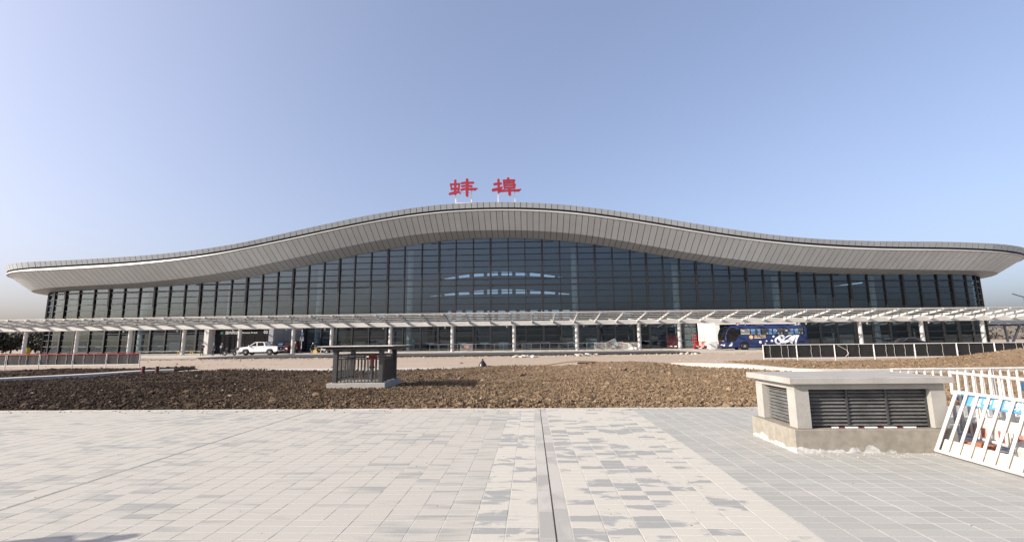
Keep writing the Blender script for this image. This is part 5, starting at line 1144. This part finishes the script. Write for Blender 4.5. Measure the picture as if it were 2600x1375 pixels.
for i in range(5):
    o = MB().lathe([(.2, 0), (.32, .06), (.33, .2), (.22, .33), (.06, .36)], n=12).build('white_sack', 'sack', smooth=True); o.location = (18.3 + (i % 3) * .55, 71.1 + (i // 3) * .5, Z1 + (0 if i < 3 else .0)); o.scale = (1, .8, 1 + .25 * (i % 2)); o.rotation_euler = (0, 0, i)
    tag(o, 'white sack in the heap beside the barrier stack', 'sack', 'white sacks by the barriers')
for k in range(7):
    o = empty('trestle', (-53.5 + k * 2.05 + (.5 if k > 3 else 0), 74.5, Z1)); tag(o, ['first', 'second', 'third', 'fourth', 'fifth', 'sixth', 'last'][k] + ' low yellow trestle from the left along the glass', 'trestle', 'yellow trestles')
    for sx in (-1, 1): MB().bar((sx * .28, 0, 0), (0, 0, .55), .07).build('leg', 'yellow_paint', o)
rope = [( -60 + k * .8, 74.5, Z1 + .5 - .06 * abs(math.sin(k * .9))) for k in range(30)]
tag(MB().tube(rope, .03, 6).build('barrier_rope', 'white_dirty'), 'pale rope strung along the yellow trestles', 'rope')
for k in range(4):
    o = empty('traffic_cone', (-31.9 + k * .55 + (.3 if k > 1 else 0), 74.0, Z1)); tag(o, ['leftmost', 'second', 'third', 'rightmost'][k] + ' grey cone of the short row near the sign post', 'cone', 'cones in the shade')
    MB().lathe([(.02, .62), (.05, .6), (.15, .06)], n=10).build('cone', 'cord', o, smooth=True); MB().box(-.2, .2, -.2, .2, 0, .05).build('base', 'rubber', o)

# ------------------------------------------------------------------ odds and ends on the road
bb = empty('black_bag', (-1.75, 27.0, .06), label='tied black plastic bag on the pale footway', cat='bag')
MB().lathe([(.16, 0), (.24, .05), (.24, .18), (.16, .32), (.07, .44), (.03, .50), (.06, .55)], n=14).build('bag', 'bag_black', bb, smooth=True); MB().lathe([(.1, 0), (.17, .03), (.13, .12), (.02, .14)], (.36, -.05, 0), 12).build('small_lump', 'bag_black', bb, smooth=True)
bp_ = MB().tube(smooth_pts([(-.6, 28.95, .02), (2.0, 29.3, .10), (3.4, 29.6, .26), (4.6, 29.7, .30), (6.0, 29.5, .22), (7.4, 29.3, .10)], 5), .035, 7).build('bent_pipe', 'wood_pole', smooth=True); tag(bp_, 'long bent brown pipe lying beside the footway', 'pipe')
dk = MB().cbox(0, 1.2, 0, .5, 0, .10, .02).build('dark_board', 'bag_black'); dk.location = (4.1, 28.9, .12); dk.rotation_euler = (.08, 0, .1); tag(dk, 'dark board lying on pale slabs at the bed edge', 'board')
db = MB().cbox(0, 1.5, 0, .6, 0, .1, .02).build('pale_slab', 'concrete_kerb'); db.location = (3.95, 28.6, .0); db.rotation_euler = (0, 0, .1); tag(db, 'pale concrete slab under the dark board', 'slab')
def rubble(x, y, w, label, n=26):
    o = empty('rubble_heap', (x, y, G0 + .03), label=label, cat='rubble', group='rubble heaps on the road')
    for k in range(n):
        a, r_ = random.uniform(0, 6.28), random.uniform(0, 1) ** .6 * w; s_ = random.uniform(.05, .24)
        c = MB().cbox(-s_, s_, -s_ * .7, s_ * .7, 0, s_ * random.uniform(.5, 1.1), s_ * .15).build('chunk', ['concrete', 'concrete', 'road_dirt', 'bark'][k % 4], o)
        c.location = (r_ * math.cos(a), r_ * math.sin(a) * .5, max(0, .22 - r_ * .2) * random.random()); c.rotation_euler = (random.uniform(-.4, .4), random.uniform(-.4, .4), a)
rubble(1.4, 47.2, 1.3, 'heap of pale rubble left of the other, at the asphalt edge'); rubble(7.7, 49.6, 1.5, 'second heap of pale rubble, right of centre on the road'); rubble(19.3, 51.4, 1.0, 'small rubble heap near the end of the asphalt', 16)
ws = MB().lathe([(.1, 0), (.45, .04), (.5, .12), (.3, .2), (.05, .22)], n=12).build('plastic_sheet', 'sack', smooth=True); ws.location = (-15.4, 51.0, G0 + .03); ws.scale = (1.3, .6, 1); tag(ws, 'crumpled white plastic sheet at the asphalt edge', 'sheet')
for k in range(4):
    o = MB().bar((0, 0, .03), (random.uniform(1.0, 1.8), random.uniform(-.6, .6), .05 + random.uniform(0, .08)), .05, .03).build('scrap_lath', ['concrete_kerb', 'steel_grey', 'white_dirty'][k % 3]); o.location = (11.2 + random.uniform(-.8, .8), 27.6 + random.uniform(-.4, .4), .0 + .035 * k % .12)
    tag(o, ['pale lath', 'grey steel lath', 'white lath', 'second pale lath'][k] + ' in the scrap heap at the bed edge right of centre', 'lath', 'scrap laths')
cab = empty('yellow_cabinet', (-88.9, 84.6, Z1 - .1), label='yellow and red cabinet standing at the left end of the terminal', cat='cabinet')
B('body', 'yellow_paint', cab, -.35, .35, 0, .7, 0, 1.3); B('red_side', 'red_paint', cab, -.5, -.355, 0.02, .68, 0, 1.3); B('plinth', 'concrete', cab, -.55, .4, -.05, .75, -.1, -.002)

# ------------------------------------------------------------------ trees and far things
def evergreen(label, x, y, h, rad, n, mat):
    t = empty('evergreen_tree', (x, y, G0), label=label, cat='tree', group='evergreens at the left edge')
    MB().tube([(0, 0, 0), (.1, 0, h * .4), (0, .1, h * .9)], [.22, .15, .04], 7).build('trunk', 'bark', t)
    cl_ = [(rng.uniform(-rad, rad) * .8, rng.uniform(-rad, rad) * .8, h * rng.uniform(.3, .92)) for _ in range(16)]
    V, F = [], []
    for k in range(n):
        c = cl_[k % 16]; f = 1 - abs(c[2] / h - .45); d = rng.normal(0, rad * .27, 3); p = np.array(c) + d; e = rng.normal(0, 1, 3); e /= np.linalg.norm(e); g = np.cross(e, rng.normal(0, 1, 3)); g /= np.linalg.norm(g); s_ = rng.uniform(.10, .24)
        q = len(V); V += [p - e * s_ - g * s_ * .5, p + e * s_ - g * s_ * .5, p + e * s_ * 1.2 + g * s_ * .5, p - e * s_ + g * s_ * .5]; F.append((q, q + 1, q + 2, q + 3))
    bigmesh('crown', V, F, mat, t)
def bare(label, x, y, h, group):
    t = empty('bare_tree', (x, y, G0), label=label, cat='tree', group=group)
    br = MB()
    def grow(p, d, L, r_, lv):
        q = p + d * L; br.tube([p, p + d * L * .5 + Vector(rng.normal(0, L * .03, 3)), q], [r_, r_ * .85, r_ * .65], 5, False)
        if lv == 0: return
        for _ in range(3 if lv > 1 else 4):
            nd = (d + Vector(rng.normal(0, .42, 3)) + Vector((0, 0, .12))).normalized(); grow(p + d * L * rng.uniform(.55, 1.0), nd, L * rng.uniform(.55, .78), r_ * .55, lv - 1)
    MB().tube([(0, 0, 0), (.05, 0, h * .3)], [h * .022, h * .018], 7).build('trunk', 'twig', t)
    grow(Vector((.05, 0, h * .28)), Vector((0, 0, 1)), h * .28, h * .016, 4); br.build('crown', 'twig', t)
for i, (x, y, h, rd, n_) in enumerate([(-113, 98, 5.2, 2.6, 2600), (-107.5, 97, 4.4, 2.6, 2600), (-103, 99, 4.6, 2.2, 2000), (-98.5, 98, 5.4, 2.0, 1800), (-94.5, 99, 5.0, 1.6, 1300), (-119, 101, 5, 2.8, 2000)]):
    evergreen(['dark evergreen tree, leftmost inside the frame', 'broad dark evergreen second from the left edge', 'dark evergreen just left of the first canopy post', 'slender evergreen right of the first canopy post', 'sparse evergreen against the terminal corner', 'evergreen at the very left frame edge'][i], x, y, h, rd, n_, 'leaf_dark' if i % 2 else 'leaf_mid')
for i, (x, y, h) in enumerate([(-121, 112, 8.2), (-116, 113, 8.6), (-110, 112, 8.0), (-105, 113, 8.4)]): bare(['bare winter tree, leftmost of the row over the canopy', 'bare winter tree, second of the row over the canopy', 'bare winter tree, third of the row over the canopy', 'bare winter tree, last of the row nearest the terminal'][i], x, y, h, 'bare trees behind the evergreens')
for i, (x, y, h) in enumerate([(121, 104, 6.5), (126, 108, 7)]): bare(['bare tree beyond the parking canopy at the right edge', 'farther bare tree at the right frame edge'][i], x, y, h, 'bare trees on the right')
# far treeline
V, F = [], []
for k in range(9000):
    side = rng.random() < .5; x = rng.uniform(-420, -160) if side else rng.uniform(170, 420); y = rng.uniform(230, 300); z = abs(rng.normal(0, 2.6)) + .3; s_ = rng.uniform(.6, 1.4); a = rng.uniform(0, 3.14); q = len(V)
    ca, sa = math.cos(a) * s_, math.sin(a) * s_; V += [(x - ca, y - sa, z - s_ * .6), (x + ca, y + sa, z - s_ * .5), (x + ca * .7, y + sa, z + s_ * .8), (x - ca * .8, y - sa, z + s_ * .6)]; F.append((q, q + 1, q + 2, q + 3))
tag(bigmesh('distant_woodland', V, F, 'twig', kind='stuff'), label='far grey belt of bare woodland on the horizon')
# parking canopy and lamp on the right
pc = empty('parking_canopy', (98, 92, Z1), label='grey parking canopy on slanting posts at the right edge', cat='canopy')
MB().hexa([(-6, -3, 4.0), (16, -3, 4.3), (16, 5, 4.5), (-6, 5, 4.2), (-6, -3, 4.25), (16, -3, 4.55), (16, 5, 4.75), (-6, 5, 4.45)]).build('roof', 'steel_grey', pc)
for x in (-4, 0, 4, 8, 12): MB().bar((x, -2.6, 3.6), (x, 4.6, 3.8), .2, .3).build('beam', 'steel_grey', pc)
for x in (0.0, 8.0):
    MB().tube([(x, 0, 0), (x - .2, 0, 3.7)], .2, 8).build('post', 'steel_grey', pc); MB().tube([(x + .8, 0, 0), (x + 3.0, 0, 3.8)], .2, 8).build('post', 'steel_grey', pc)
lp = empty('street_lamp', (106, 95, G0), label='tall street lamp with angled head rising behind the canopy on the right', cat='lamp')
MB().tube([(0, 0, 0), (0, 0, 9.6)], [.11, .07], 8).build('pole', 'white_paint', lp, smooth=True); MB().bar((.1, 0, 9.55), (-2.2, 0, 10.3), .30, .10).build('lamp_head', 'steel_grey', lp); MB().bar((0, 0, 7.4), (2.2, 0, 8.3), .3, .10).build('lower_head', 'white_paint', lp)
# board lettering on the leaning barrier
for i, (ch, x) in enumerate([('中', .46), ('国', .60), ('建', .74), ('筑', .88), ('第', 1.02), ('八', 1.16), ('工', 1.30), ('程', 1.44), ('局', 1.58)]): board_text(ch, .125, x, .79, .0255)
for z, hh in ((.755, .018), (.79, .014), (.82, .012)): MB().box(.25, .37, .0235, .0275, z, z + hh).build('board_logo', 'sign_white', NB)
MB().box(.235, .385, .0245, .0275, .735, .75).build('board_logo', 'sign_white', NB)
